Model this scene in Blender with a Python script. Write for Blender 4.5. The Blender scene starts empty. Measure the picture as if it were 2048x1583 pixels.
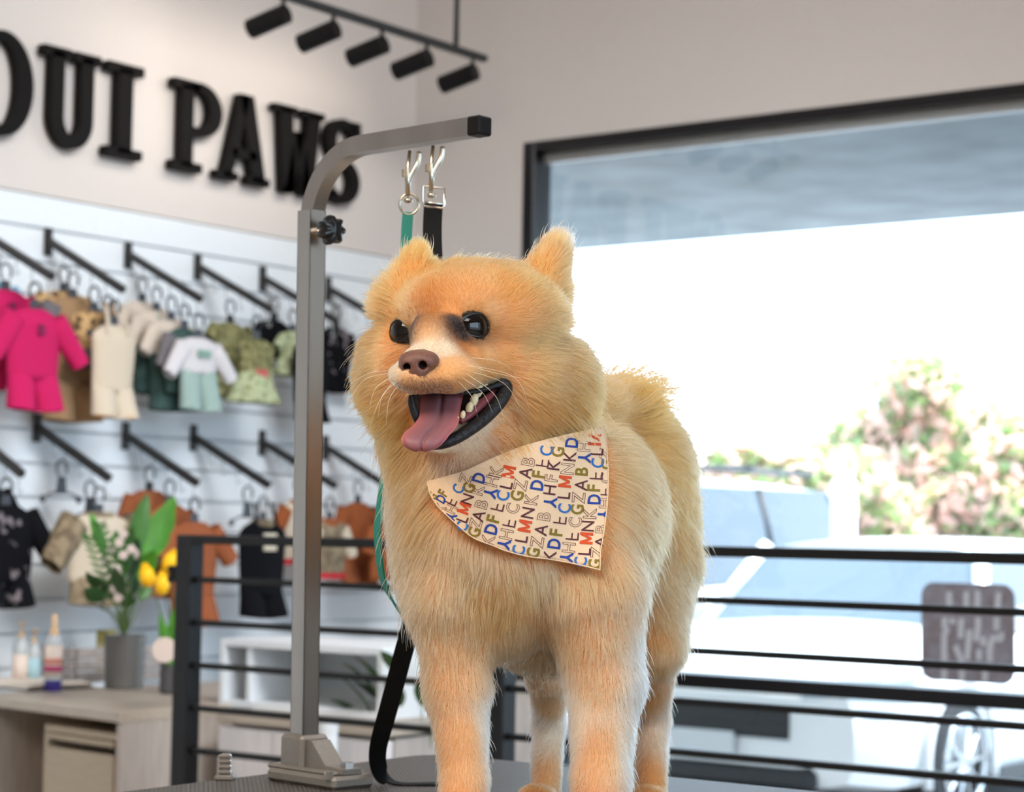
import bpy, bmesh, math, random
import numpy as np
from mathutils import Vector, Matrix
random.seed(7); RNG = np.random.default_rng(11)
SC = bpy.context.scene; COL = SC.collection

# ------------------------------------------------------------------ camera
W, H, F = 2048, 1583, 4138.0
CX, CY = W/2, H/2
YAW, PITCH, ROLL = math.radians(36.486), math.radians(3.6527), math.radians(-0.958)
CAM = np.array([0., 0., 1.12])
_fw = np.array([-math.sin(YAW)*math.cos(PITCH), math.cos(YAW)*math.cos(PITCH), math.sin(PITCH)])
_rt = np.array([math.cos(YAW), math.sin(YAW), 0.]); _up = np.cross(_rt, _fw)
R_ = math.cos(ROLL)*_rt - math.sin(ROLL)*_up
U_ = math.sin(ROLL)*_rt + math.cos(ROLL)*_up
M3 = np.stack([R_, U_, _fw], 1)                       # columns: right, up, forward
def c2w(p): return CAM + np.asarray(p, float) @ M3.T   # camera frame (right, up, depth) to world
def camp(px, py, d): return np.array([(px-CX)/F*d, -(py-CY)/F*d, d])
def at(px, py, d): return c2w(camp(px, py, d))
def ray(px, py):
    v = M3 @ np.array([(px-CX)/F, -(py-CY)/F, 1.0]); return v
def on_x(px, py, x): v = ray(px, py); return CAM + v*((x-CAM[0])/v[0])
def on_y(px, py, y): v = ray(px, py); return CAM + v*((y-CAM[1])/v[1])
def on_z(px, py, z): v = ray(px, py); return CAM + v*((z-CAM[2])/v[2])

cd = bpy.data.cameras.new('camera'); cam = bpy.data.objects.new('camera', cd); COL.objects.link(cam)
cd.sensor_fit = 'HORIZONTAL'; cd.sensor_width = 36.0; cd.lens = F/W*36.0
cd.clip_start = 0.05; cd.clip_end = 500
cam.matrix_world = Matrix(((R_[0], U_[0], -_fw[0], CAM[0]), (R_[1], U_[1], -_fw[1], CAM[1]), (R_[2], U_[2], -_fw[2], CAM[2]), (0, 0, 0, 1)))
cd.dof.use_dof = True; cd.dof.focus_distance = 1.915; cd.dof.aperture_fstop = 8.0; cd.dof.aperture_blades = 9
SC.camera = cam
SC.view_settings.view_transform = 'Standard'; SC.view_settings.look = 'None'
SC.view_settings.gamma = 1.0; SC.view_settings.use_curve_mapping = False
SC.view_settings.exposure = 0.28
SC.cycles.max_bounces = 10; SC.cycles.diffuse_bounces = 4; SC.cycles.glossy_bounces = 4
SC.cycles.transmission_bounces = 8; SC.cycles.transparent_max_bounces = 12
SC.cycles.caustics_reflective = False; SC.cycles.caustics_refractive = False
SC.cycles.sample_clamp_indirect = 6.0

# ------------------------------------------------------------------ sky, sun and lamps
wd = bpy.data.worlds.new('sky'); SC.world = wd; wd.use_nodes = True
bg = wd.node_tree.nodes['Background']; bg.inputs[0].default_value = (0.63, 0.81, 1.0, 1); bg.inputs[1].default_value = 5.5
sd = bpy.data.lights.new('sun', 'SUN'); sd.energy = 11.0; sd.angle = math.radians(3); sd.color = (1, .96, .9)
so = bpy.data.objects.new('sun', sd); COL.objects.link(so)
so.rotation_euler = Vector((-0.25, -0.35, -0.9)).to_track_quat('-Z', 'Y').to_euler()
def area(name, loc, aim, sx, sy, power, color, spread=180):
    l = bpy.data.lights.new(name, 'AREA'); l.shape = 'RECTANGLE'; l.size = sx; l.size_y = sy; l.energy = power; l.color = color
    l.spread = math.radians(spread)
    o = bpy.data.objects.new(name, l); COL.objects.link(o); o.location = loc
    o.rotation_euler = (Vector(aim)-Vector(loc)).to_track_quat('-Z', 'Y').to_euler(); return o
CEIL = 3.7
area('ceiling_lamp_key', c2w((-1.25, 1.75, 0.55)), c2w((-.05, -.1, 2.0)), 1.0, 1.0, 45, (1, .87, .70))
area('ceiling_lamp_room', (-2.0, 3.5, CEIL-.06), (-2.2, 3.5, 0), 2.0, 2.2, 20, (.99, .985, .98))
area('slat_wall_fill', (-1.3, 3.0, CEIL-.08), (-4.84, 4.2, .3), 1.4, 1.4, 66, (.97, .985, 1), 105)  # unseen fill light, added to brighten the slat wall but not the dog
area('ceiling_lamp_front', (0.6, -0.6, CEIL-.06), (0.3, 0.0, 0), 2.0, 2.0, 80, (1, .94, .88))

# ------------------------------------------------------------------ helpers
def lin(*c):
    out = [((v/255.)/12.92 if v/255. <= .04045 else ((v/255.+.055)/1.055)**2.4) for v in c]; return tuple(out)
def mat(name, col, rough=.6, metal=0., spec=.5, **kw):
    m = bpy.data.materials.new(name); m.use_nodes = True; b = m.node_tree.nodes['Principled BSDF']
    b.inputs['Base Color'].default_value = (*col, 1); b.inputs['Roughness'].default_value = rough
    b.inputs['Metallic'].default_value = metal; b.inputs['Specular IOR Level'].default_value = spec
    for k, v in kw.items(): b.inputs[k.replace('_', ' ')].default_value = v
    return m
def nodes(m): return m.node_tree.nodes, m.node_tree.links, m.node_tree.nodes['Principled BSDF']
def noisy(m, scale=20., amount=.15, detail=4., bump=0., stretch=(1, 1, 1), col2=None, bscale=None):
    """grain: varies the base colour and adds fine relief"""
    N, L, b = nodes(m); c = b.inputs['Base Color'].default_value[:]
    tc = N.new('ShaderNodeTexCoord'); mp = N.new('ShaderNodeMapping'); mp.inputs['Scale'].default_value = stretch
    nz = N.new('ShaderNodeTexNoise'); nz.inputs['Scale'].default_value = scale; nz.inputs['Detail'].default_value = detail
    L.new(tc.outputs['Object'], mp.inputs[0]); L.new(mp.outputs[0], nz.inputs['Vector'])
    mx = N.new('ShaderNodeMix'); mx.data_type = 'RGBA'
    rp = N.new('ShaderNodeMapRange'); rp.inputs[1].default_value = .3; rp.inputs[2].default_value = .7
    L.new(nz.outputs[0], rp.inputs[0]); L.new(rp.outputs[0], mx.inputs[0])
    lo = tuple(max(0, v*(1-amount)) for v in c[:3])+(1,); hi = tuple(min(1, v*(1+amount)) for v in c[:3])+(1,)
    if col2: lo, hi = c, (*col2, 1)
    mx.inputs[6].default_value = lo; mx.inputs[7].default_value = hi; L.new(mx.outputs[2], b.inputs['Base Color'])
    if bump:
        bp = N.new('ShaderNodeBump'); bp.inputs['Strength'].default_value = bump; bp.inputs['Distance'].default_value = .002
        n2 = nz
        if bscale:
            n2 = N.new('ShaderNodeTexNoise'); n2.inputs['Scale'].default_value = bscale; L.new(mp.outputs[0], n2.inputs['Vector'])
        L.new(n2.outputs[0], bp.inputs['Height']); L.new(bp.outputs[0], b.inputs['Normal'])
    return m

class MB:
    """collects shapes and links them as ONE mesh object"""
    def __init__(s): s.v = []; s.f = []; s.n = 0
    def add(s, v, f):
        v = [tuple(map(float, p)) for p in v]; s.v += v; s.f += [tuple(i+s.n for i in q) for q in f]; s.n += len(v); return s
    def box(s, c, size, rot=None, bevel=0.):
        x, y, z = [q/2 for q in size]; R = rot if rot is not None else np.eye(3)
        if bevel > 0:
            b = min(bevel, .49*min(size)); pts = []; 
            ring = [(x-b, y), (x, y-b), (x, -y+b), (x-b, -y), (-x+b, -y), (-x, -y+b), (-x, y-b), (-x+b, y)]
            rin = [(x-b, y-b), (x-b, y-b), (x-b, -y+b), (x-b, -y+b), (-x+b, -y+b), (-x+b, -y+b), (-x+b, y-b), (-x+b, y-b)]
            for zz, rr in ((-z, rin), (-z+b, ring), (z-b, ring), (z, rin)): pts += [(q[0], q[1], zz) for q in rr]
            fs = [tuple(range(7, -1, -1)), tuple(range(24, 32))]
            for k in range(3):
                for i in range(8):
                    j = (i+1) % 8; fs.append((k*8+j, k*8+i, (k+1)*8+i, (k+1)*8+j))
            fs = [tuple(reversed(q)) for q in fs[:2]] + fs[2:]
        else:
            pts = [(-x, -y, -z), (x, -y, -z), (x, y, -z), (-x, y, -z), (-x, -y, z), (x, -y, z), (x, y, z), (-x, y, z)]
            fs = [(3, 2, 1, 0), (4, 5, 6, 7), (0, 1, 5, 4), (1, 2, 6, 5), (2, 3, 7, 6), (3, 0, 4, 7)]
        return s.add([np.asarray(c)+R @ np.array(p) for p in pts], fs)
    def tube(s, pts, r, n=10, cap=True, square=False, up=None, flat=1.0):
        pts = [np.asarray(p, float) for p in pts]; m = len(pts); rs = r if hasattr(r, '__len__') else [r]*m
        T = [pts[min(i+1, m-1)]-pts[max(i-1, 0)] for i in range(m)]; T = [t/(np.linalg.norm(t)+1e-12) for t in T]
        u = np.array(up, float) if up is not None else (np.array([0, 0, 1.]) if abs(T[0][2]) < .9 else np.array([1., 0, 0]))
        V = []; u = u-T[0]*(u @ T[0]); u /= np.linalg.norm(u)
        for i in range(m):
            u = u-T[i]*(u @ T[i]); u /= np.linalg.norm(u)+1e-12; w = np.cross(T[i], u)
            if square: ang = [math.pi/4+k*math.pi/2 for k in range(4)]; q = 2**.5
            else: ang = [2*math.pi*k/n for k in range(n)]; q = 1.
            for a in ang: V.append(pts[i]+rs[i]*q*(math.cos(a)*u*flat+math.sin(a)*w))
        k = 4 if square else n; Fs = []
        for i in range(m-1):
            for j in range(k): Fs.append((i*k+j, i*k+(j+1) % k, (i+1)*k+(j+1) % k, (i+1)*k+j))
        if cap: Fs.append(tuple(range(k-1, -1, -1))); Fs.append(tuple(range((m-1)*k, m*k)))
        return s.add(V, Fs)
    def lathe(s, prof, c=(0, 0, 0), n=24, axis=None, rot=None):
        R = rot if rot is not None else np.eye(3); V = []; Fs = []; m = len(prof)
        for (r, z) in prof:
            for k in range(n): a = 2*math.pi*k/n; V.append(np.asarray(c)+R @ np.array([r*math.cos(a), r*math.sin(a), z]))
        for i in range(m-1):
            for j in range(n): Fs.append((i*n+j, i*n+(j+1) % n, (i+1)*n+(j+1) % n, (i+1)*n+j))
        if prof[0][0] > 1e-6: Fs.append(tuple(range(n-1, -1, -1)))
        if prof[-1][0] > 1e-6: Fs.append(tuple(range((m-1)*n, m*n)))
        return s.add(V, Fs)
    def ball(s, c, r, n=12, m=8, rot=None):
        r = r if hasattr(r, '__len__') else (r, r, r); R = rot if rot is not None else np.eye(3); V = []; Fs = []
        for i in range(m+1):
            th = math.pi*i/m
            for k in range(n):
                a = 2*math.pi*k/n; V.append(np.asarray(c)+R @ np.array([r[0]*math.sin(th)*math.cos(a), r[1]*math.sin(th)*math.sin(a), -r[2]*math.cos(th)]))
        for i in range(m):
            for k in range(n): Fs.append((i*n+k, i*n+(k+1) % n, (i+1)*n+(k+1) % n, (i+1)*n+k))
        return s.add(V, Fs)
    def grid(s, G):
        """G: rows x cols x 3"""
        G = np.asarray(G); a, b = G.shape[:2]; Fs = [(i*b+j, i*b+j+1, (i+1)*b+j+1, (i+1)*b+j) for i in range(a-1) for j in range(b-1)]
        return s.add(G.reshape(-1, 3), Fs)
    def prism(s, poly, fn0, fn1):
        """closed 2D outline swept from fn0(x,y) to fn1(x,y)"""
        n = len(poly); V = [fn0(*p) for p in poly]+[fn1(*p) for p in poly]
        Fs = [tuple(range(n-1, -1, -1)), tuple(range(n, 2*n))]+[(i, (i+1) % n, n+(i+1) % n, n+i) for i in range(n)]
        return s.add(V, Fs)
    def build(s, name, m, parent=None, smooth=False, loc=None, auto=None):
        me = bpy.data.meshes.new(name); vs = s.v
        if loc is not None: vs = [(a-loc[0], b-loc[1], c-loc[2]) for a, b, c in vs]
        me.from_pydata(vs, [], s.f); me.validate(); me.update()
        bm = bmesh.new(); bm.from_mesh(me); bmesh.ops.recalc_face_normals(bm, faces=bm.faces)
        if auto is not None:
            for e in bm.edges:
                if len(e.link_faces) == 2 and e.calc_face_angle(0) > math.radians(auto): e.smooth = False
            for f_ in bm.faces: f_.smooth = True
        elif smooth:
            for f_ in bm.faces: f_.smooth = True
        bm.to_mesh(me); bm.free()
        o = bpy.data.objects.new(name, me); COL.objects.link(o)
        if m is not None: me.materials.append(m)
        if loc is not None: o.location = loc
        if parent is not None: attach(o, parent)
        return o
def attach(o, p):
    """parent o (still in world coordinates) keeping its place; parents here are unrotated"""
    l = Vector(o.location); q = p; off = Vector((0, 0, 0))
    while q is not None: off += Vector(q.location); q = q.parent
    o.parent = p; o.location = l-off
def tag(o, label, cat, group=None, kind=None):
    o['label'] = label; o['category'] = cat
    if group: o['group'] = group
    if kind: o['kind'] = kind
    return o
def thing(name, label, cat, loc=(0, 0, 0), group=None):
    o = bpy.data.objects.new(name, None); COL.objects.link(o); o.location = tuple(map(float, loc)); o.empty_display_size = .05
    return tag(o, label, cat, group)
def struct(o): o['kind'] = 'structure'; return o
def rotm(a, b=None):
    """rotation about z by a (rad)"""
    c, s = math.cos(a), math.sin(a); return np.array([[c, -s, 0], [s, c, 0], [0, 0, 1.]])
def frame(t, up=(0, 0, 1)):
    t = np.asarray(t, float); t = t/np.linalg.norm(t); u = np.asarray(up, float); u = u-t*(u @ t); u /= np.linalg.norm(u)
    return np.stack([t, np.cross(u, t), u], 1)      # columns: along, side, up
def smooth_path(P, n):
    """Catmull-Rom through P"""
    P = np.asarray(P, float); m = len(P); t = np.linspace(0, m-1, n); out = []
    for q in t:
        i = min(int(q), m-2); u = q-i
        p0, p1, p2, p3 = P[max(i-1, 0)], P[i], P[i+1], P[min(i+2, m-1)]
        out.append(.5*((2*p1)+(-p0+p2)*u+(2*p0-5*p1+4*p2-p3)*u*u+(-p0+3*p1-3*p2+p3)*u**3))
    return np.array(out)
# ------------------------------------------------------------------ the room
_c = at(815, 1050, 7.63); XW, YW = float(_c[0]), float(_c[1])
m_wall = noisy(mat('painted_wall', lin(219, 211, 206), .85), 60, .015, bump=.05)
m_wall_dim = noisy(mat('painted_wall_dimmed', lin(206, 199, 194), .85), 60, .015, bump=.05)  # same paint as the other walls, darkened for the back wall's dimmer light
m_slat = noisy(mat('slat_panel_white', lin(234, 240, 245), .45), 40, .015)
m_groove = mat('groove_grey', lin(206, 210, 213), .6)
m_black = mat('black_metal', lin(16, 15, 16), .5, .0, .2)
m_blackm = mat('black_powder_coat', lin(12, 11, 12), .42, .0, .3)
m_floor = noisy(mat('wood_plank_floor', lin(176, 160, 142), .45), 6, .12, stretch=(1, 8, 1))
XR, YF = 3.6, -3.2
SLAT_TOP = on_x(0, 374, XW)[2]
struct(MB().box((XW-.06, (YW+YF)/2, (CEIL+SLAT_TOP)/2), (.12, YW-YF+.24, CEIL-SLAT_TOP)).build('wall_left', m_wall))
lo = struct(MB().box((XW-.07, (YW+YF)/2, SLAT_TOP/2), (.10, YW-YF+.24, SLAT_TOP)).build('wall_left_backing', m_groove))
z = SLAT_TOP; k = 0
pitch = 0.1016
while z > .05:
    h = min(pitch, z)-.005
    p = MB().box((XW-.01, (YW+YF)/2, z-.0035-h/2), (.02, YW-YF, h), bevel=.003).build('slat', m_slat, lo); z -= pitch
# window wall with its opening
wl = on_y(1047, 290, YW); wx0 = float(wl[0]); wz1 = float(on_y(1544, 226, YW)[2]); wx1 = wx0+4.6
WMID = float(on_y(1700, 1382, YW)[2]); wz0 = .12
b = MB()
b.box(((XW+wx0)/2-.06, YW+.07, CEIL/2), (wx0-XW+.12, .14, CEIL))
b.box(((wx1+XR)/2+.06, YW+.07, CEIL/2), (XR-wx1+.12, .14, CEIL)) if XR > wx1 else None
b.box(((wx0+min(wx1, XR))/2, YW+.07, (CEIL+wz1)/2), (min(wx1, XR)-wx0, .14, CEIL-wz1))
b.box(((wx0+min(wx1, XR))/2, YW+.07, wz0/2), (min(wx1, XR)-wx0, .14, wz0))
struct(b.build('wall_back', m_wall_dim))
OY0, OY1, OZ0, OZ1 = -1.6, 4.3, .12, 3.25           # second shop window, added out of view in the right wall for fill daylight
b = MB(); b.box((XR+.06, (YF+OY0)/2, CEIL/2), (.12, OY0-YF, CEIL)); b.box((XR+.06, (YW+.14+OY1)/2, CEIL/2), (.12, YW+.14-OY1, CEIL))
b.box((XR+.06, (OY0+OY1)/2, (CEIL+OZ1)/2), (.12, OY1-OY0, CEIL-OZ1)); b.box((XR+.06, (OY0+OY1)/2, OZ0/2), (.12, OY1-OY0, OZ0)); struct(b.build('wall_right', m_wall))
struct(MB().box(((XW+XR)/2, YF-.06, CEIL/2), (XR-XW+.24, .12, CEIL)).build('wall_front', m_wall))
struct(MB().box(((XW+XR)/2, (YW+YF)/2, -.05), (XR-XW+.24, YW-YF+.24, .1)).build('floor', m_floor))
struct(MB().box(((XW+XR)/2, (YW+YF)/2, CEIL+.05), (XR-XW+.24, YW-YF+.24, .1)).build('ceiling', m_wall))
# window: frame members, glass
WX1 = min(wx1, XR)
win = bpy.data.objects.new('window_1', None); COL.objects.link(win); win.location = ((wx0+WX1)/2, YW, wz0); struct(win)
m_frame = mat('dark_bronze_frame', lin(24, 23, 26), .35, .2, .4)
fw_ = .052
m_glass = bpy.data.materials.new('window_glass'); m_glass.use_nodes = True
N, L = m_glass.node_tree.nodes, m_glass.node_tree.links; N.clear()
o_ = N.new('ShaderNodeOutputMaterial'); tr = N.new('ShaderNodeBsdfTransparent'); gl = N.new('ShaderNodeBsdfGlossy'); gl.inputs['Roughness'].default_value = .02
tr.inputs[0].default_value = (.96, .98, .98, 1); fr = N.new('ShaderNodeFresnel'); fr.inputs[0].default_value = 1.45; mx = N.new('ShaderNodeMixShader')
L.new(fr.outputs[0], mx.inputs[0]); L.new(tr.outputs[0], mx.inputs[1]); L.new(gl.outputs[0], mx.inputs[2]); L.new(mx.outputs[0], o_.inputs[0])
def member(x0, x1, z0, z1, name='frame_rail'):
    return MB().box(((x0+x1)/2, YW+.05, (z0+z1)/2), (x1-x0, .11, z1-z0), bevel=.004).build(name, m_frame, win)
member(wx0, wx0+.05, wz0, wz1, 'frame_stile'); member(WX1-.05, WX1, wz0, wz1, 'frame_stile')
member(wx0+.05, WX1-.05, wz1-.036, wz1); member(wx0+.05, WX1-.05, wz0, wz0+.06)
member(wx0+.05, WX1-.05, WMID-.024, WMID+.024)
xm = wx0+2.9
member(xm, xm+.05, wz0+.06, wz1-.036, 'frame_stile')
m_strip = mat('glazing_strip', lin(205, 208, 212), .4)
MB().box(((wx0+WX1)/2, YW+.075, wz1-.053), (WX1-wx0-.1, .03, .034)).build('glazing_bead', m_strip, win)
for x0, x1 in ((wx0+.05, xm), (xm+.05, WX1-.05)):
    for z0, z1 in ((wz0+.06, WMID-.024), (WMID+.024, wz1-.036)):
        MB().box(((x0+x1)/2, YW+.06, (z0+z1)/2), (x1-x0, .006, z1-z0)).build('pane', m_glass, win)
# outside of the building: facade beyond the room and parapet above it
m_fac = noisy(mat('facade_stucco', lin(196, 188, 176), .9), 5, .06, bump=.2, bscale=60)
b = MB(); b.box((XW-6.1, YW+.07, 2.6), (11.9, .14, 5.9)); b.box((XR+6.1, YW+.07, 2.6), (11.9, .14, 5.9)); b.box(((XW+XR)/2, YW+.07, 4.66), (XR-XW+.3, .14, 1.78))
struct(b.build('wall_facade', m_fac))

fill_win = bpy.data.objects.new('fill_window', None); COL.objects.link(fill_win); fill_win.location = (XR, (OY0+OY1)/2, OZ0); struct(fill_win)  # frame and panes of the added, unseen daylight opening
for y0, y1, z0, z1 in ((OY0, OY0+.05, OZ0, OZ1), (OY1-.05, OY1, OZ0, OZ1), (OY0+.05, OY1-.05, OZ0, OZ0+.06), (OY0+.05, OY1-.05, OZ1-.05, OZ1), ((OY0+OY1)/2-.025, (OY0+OY1)/2+.025, OZ0+.06, OZ1-.05)):
    MB().box((XR+.05, (y0+y1)/2, (z0+z1)/2), (.10, y1-y0, z1-z0), bevel=.004).build('frame_rail', m_frame, fill_win)
for y0, y1 in ((OY0+.05, (OY0+OY1)/2-.025), ((OY0+OY1)/2+.025, OY1-.05)): MB().box((XR+.06, (y0+y1)/2, (OZ0+OZ1)/2), (.006, y1-y0, OZ1-OZ0-.11)).build('pane', m_glass, fill_win)
def portal(loc, aim, sx, sy):
    o = area('window_portal', loc, aim, sx, sy, 1, (1, 1, 1)); o.data.cycles.is_portal = True
portal((XR+.14, (OY0+OY1)/2, (OZ0+OZ1)/2), (XR-3, (OY0+OY1)/2, (OZ0+OZ1)/2), OY1-OY0, OZ1-OZ0) if 0 else None
# ------------------------------------------------------------------ the dog (all shapes in metres, camera-aligned axes x right, y up, z away)
TABLE_Z = CAM[2]-.30
def P(px, py, d): return camp(px, py, d)
def px2m(r, d): return r*d/F
class Ell:
    def __init__(s, px, py, d, rx, ry, rz, rot=0., yaw=0.):
        s.c = P(px, py, d); s.r = np.array([px2m(rx, d), px2m(ry, d), rz])
        a = math.radians(rot); A = np.array([[math.cos(a), -math.sin(a), 0], [math.sin(a), math.cos(a), 0], [0, 0, 1.]])
        b = math.radians(yaw); B = np.array([[math.cos(b), 0, math.sin(b)], [0, 1, 0], [-math.sin(b), 0, math.cos(b)]]); s.R = B @ A
        s.ext = max(s.r)
    def box(s, m): return s.c-s.ext-m, s.c+s.ext+m
    def __call__(s, p):
        q = (p-s.c) @ s.R; k0 = np.sqrt(((q/s.r)**2).sum(-1))+1e-9; k1 = np.sqrt(((q/s.r**2)**2).sum(-1))+1e-9
        return k0*(k0-1)/k1
class Cap:
    def __init__(s, a, ra, b, rb):
        s.a = P(*a); s.b = P(*b); s.ra = px2m(ra, a[2]); s.rb = px2m(rb, b[2])
    def box(s, m):
        r = max(s.ra, s.rb)+m; return np.minimum(s.a, s.b)-r, np.maximum(s.a, s.b)+r
    def __call__(s, p):
        ab = s.b-s.a; t = np.clip(((p-s.a) @ ab)/(ab @ ab), 0, 1)
        return np.linalg.norm(p-s.a-t[..., None]*ab, axis=-1)-(s.ra+(s.rb-s.ra)*t)
# (primitive, blend)
ADD = [
 # torso
 (Ell(985, 1075, 2.03, 190, 235, .100), 0), (Ell(1175, 1120, 2.06, 112, 195, .09), .03), (Ell(985, 925, 2.06, 190, 160, .11), .04),
 (Ell(1135, 1030, 2.17, 190, 200, .16), .04), (Ell(1272, 1030, 2.30, 114, 195, .11), .04), (Ell(1085, 1240, 2.18, 120, 95, .10), .03),
 # tail lying over the back
 (Cap((1310, 925, 2.34), 34, (1245, 845, 2.26), 36), .03), (Cap((1245, 845, 2.26), 36, (1195, 815, 2.19), 36), .03),
 # front legs
 (Cap((905, 1200, 1.98), 78, (915, 1370, 1.985), 58), .025), (Cap((915, 1370, 1.985), 58, (928, 1560, 1.97), 42), .012), (Cap((928, 1560, 1.97), 42, (920, 1646, 1.955), 46), .01),
 (Ell(915, 1653, 1.935, 52, 32, .034), .012),
 (Cap((1185, 1200, 1.99), 100, (1208, 1360, 1.985), 70), .025), (Cap((1208, 1360, 1.985), 70, (1200, 1560, 1.96), 52), .012), (Cap((1200, 1560, 1.96), 52, (1195, 1646, 1.945), 50), .01),
 (Ell(1190, 1660, 1.925, 58, 32, .034), .012),
 # rear legs
 (Cap((1110, 1240, 2.22), 75, (1098, 1350, 2.20), 40), .02), (Cap((1098, 1350, 2.20), 38, (1098, 1450, 2.25), 27), .012), (Cap((1098, 1450, 2.25), 27, (1092, 1575, 2.21), 28), .01),
 (Ell(1074, 1599, 2.175, 40, 30, .032), .01),
 (Cap((1300, 1130, 2.24), 85, (1302, 1290, 2.19), 56), .025), (Cap((1302, 1290, 2.19), 52, (1302, 1440, 2.26), 31), .015), (Cap((1302, 1440, 2.26), 31, (1300, 1575, 2.21), 31), .01),
 (Ell(1295, 1602, 2.175, 42, 30, .032), .01),
 # skull, cheeks and ruff
 (Ell(955, 630, 1.995, 172, 108, .078), .02), (Ell(945, 770, 2.02, 200, 145, .082), .02), (Ell(960, 860, 2.045, 185, 120, .09), .03),
 (Ell(1040, 760, 1.985, 100, 90, .05), .02), (Ell(790, 745, 2.0, 62, 90, .05), .02), (Ell(1110, 775, 2.03, 68, 88, .06), .025),
 (Ell(902, 604, 1.938, 84, 52, .034), .022), (Ell(882, 668, 1.912, 62, 45, .03), .012),
 # ears
 (Cap((838, 575, 2.0), 50, (838, 514, 2.005), 17), .014), (Cap((790, 612, 2.0), 32, (828, 535, 2.0), 22), .014),
 (Cap((1080, 560, 2.03), 46, (1113, 492, 2.035), 18), .014), (Cap((1096, 600, 2.03), 28, (1112, 510, 2.035), 16), .012),
 # muzzle
 (Cap((905, 712, 1.925), 68, (846, 737, 1.878), 47), .012), (Ell(830, 755, 1.880, 52, 30, .028, rot=-10), .006), (Ell(900, 750, 1.884, 64, 30, .030, rot=8), .006),
 (Cap((905, 738, 1.89), 40, (1005, 722, 1.945), 36), .012),
]
JAW = [(Cap((1012, 792, 1.965), 30, (950, 848, 1.925), 26), 0), (Cap((950, 848, 1.925), 26, (880, 880, 1.893), 21), .006), (Ell(890, 868, 1.935, 60, 34, .035), .01)]
CUT = [Cap((836, 798, 1.90), 10, (842, 845, 1.885), 15), Cap((1000, 768, 1.925), 9, (955, 800, 1.895), 24), Cap((955, 800, 1.895), 24, (880, 838, 1.862), 34), Cap((880, 838, 1.862), 34, (850, 850, 1.83), 40)]
EYECUT = []
EYES = [(801, 662, 1.93, 39, (-.50, .0, -.87)), (949, 651, 1.89, 45, (-.22, .0, -1))]   # pixel, depth, radius, gaze
def smin(a, b, k):
    if k <= 0: return np.minimum(a, b)
    h = np.maximum(k-np.abs(a-b), 0)/k; return np.minimum(a, b)-h*h*k*.25
def smax(a, b, k): return -smin(-a, -b, k)
def sdf(p):
    d = np.full(p.shape[:-1], 1.)
    for f, k in ADD: d = smin(d, f(p), k)
    for c in CUT: d = smax(d, -c(p), .006)
    j = np.full(p.shape[:-1], 1.)
    for f, k in JAW: j = smin(j, f(p), k)
    d = smin(d, j, .006)
    for (c, R, g, s_, u_) in EYECUT:
        q = p-c; k = np.sqrt(((q @ s_)/(R*.80))**2+((q @ u_+.02*R)/(R*.56))**2); e = np.maximum((k-1)*R*.56, -(q @ g)-.2*R); d = smax(d, -e, .002)
    return d
def sdf_grad(p, h=.0015):
    g = np.stack([sdf(p+np.eye(3)[i]*h)-sdf(p-np.eye(3)[i]*h) for i in range(3)], -1); return g/(np.linalg.norm(g, axis=-1, keepdims=True)+1e-9)
def surface_nets(fn, lo, hi, h):
    n = [int(math.ceil((hi[i]-lo[i])/h))+1 for i in range(3)]
    ax = [lo[i]+h*np.arange(n[i]) for i in range(3)]
    S = np.empty(n, np.float32)
    for i in range(0, n[0], 16):
        X = np.stack(np.meshgrid(ax[0][i:i+16], ax[1], ax[2], indexing='ij'), -1); S[i:i+16] = fn(X)
    return nets(S, lo, h)
def nets(S, lo, h):
    n = S.shape; neg = S < 0; C = [m-1 for m in n]
    cnt = np.zeros(C, np.float32); acc = np.zeros(C+[3], np.float32)
    for a in range(3):
        b, c = [i for i in range(3) if i != a]
        sl0 = [slice(None)]*3; sl1 = [slice(None)]*3; sl0[a] = slice(0, -1); sl1[a] = slice(1, None)
        s0 = S[tuple(sl0)]; s1 = S[tuple(sl1)]; cr = (s0 < 0) != (s1 < 0)
        t = np.where(cr, s0/(s0-s1+1e-20), 0)
        for ob in (0, 1):
            for oc in (0, 1):
                q = [slice(None)]*3; q[b] = slice(ob, ob+C[b]); q[c] = slice(oc, oc+C[c]); q = tuple(q)
                m = cr[q].astype(np.float32); cnt += m; acc[..., a] += m*t[q]; acc[..., b] += m*ob; acc[..., c] += m*oc
    act = cnt > 0; idx = -np.ones(C, np.int64); ii = np.argwhere(act); idx[act] = np.arange(len(ii))
    V = np.asarray(lo)+h*(ii+acc[act]/cnt[act][:, None]); Q = []
    for a in range(3):
        b, c = [(1, 2), (2, 0), (0, 1)][a]
        sl0 = [slice(None)]*3; sl1 = [slice(None)]*3; sl0[a] = slice(0, -1); sl1[a] = slice(1, None)
        n0 = neg[tuple(sl0)]; n1 = neg[tuple(sl1)]; cr = n0 != n1
        e = np.argwhere(cr); e = e[(e[:, b] > 0) & (e[:, c] > 0) & (e[:, b] < C[b]) & (e[:, c] < C[c])]
        def I(db, dc):
            w = e.copy(); w[:, b] -= db; w[:, c] -= dc; return idx[w[:, 0], w[:, 1], w[:, 2]]
        q = np.stack([I(1, 1), I(0, 1), I(0, 0), I(1, 0)], 1); fl = n1[e[:, 0], e[:, 1], e[:, 2]]*1
        fl = ~n0[e[:, 0], e[:, 1], e[:, 2]]; q[fl] = q[fl][:, ::-1]; Q.append(q)
    return V, np.concatenate(Q)
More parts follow.
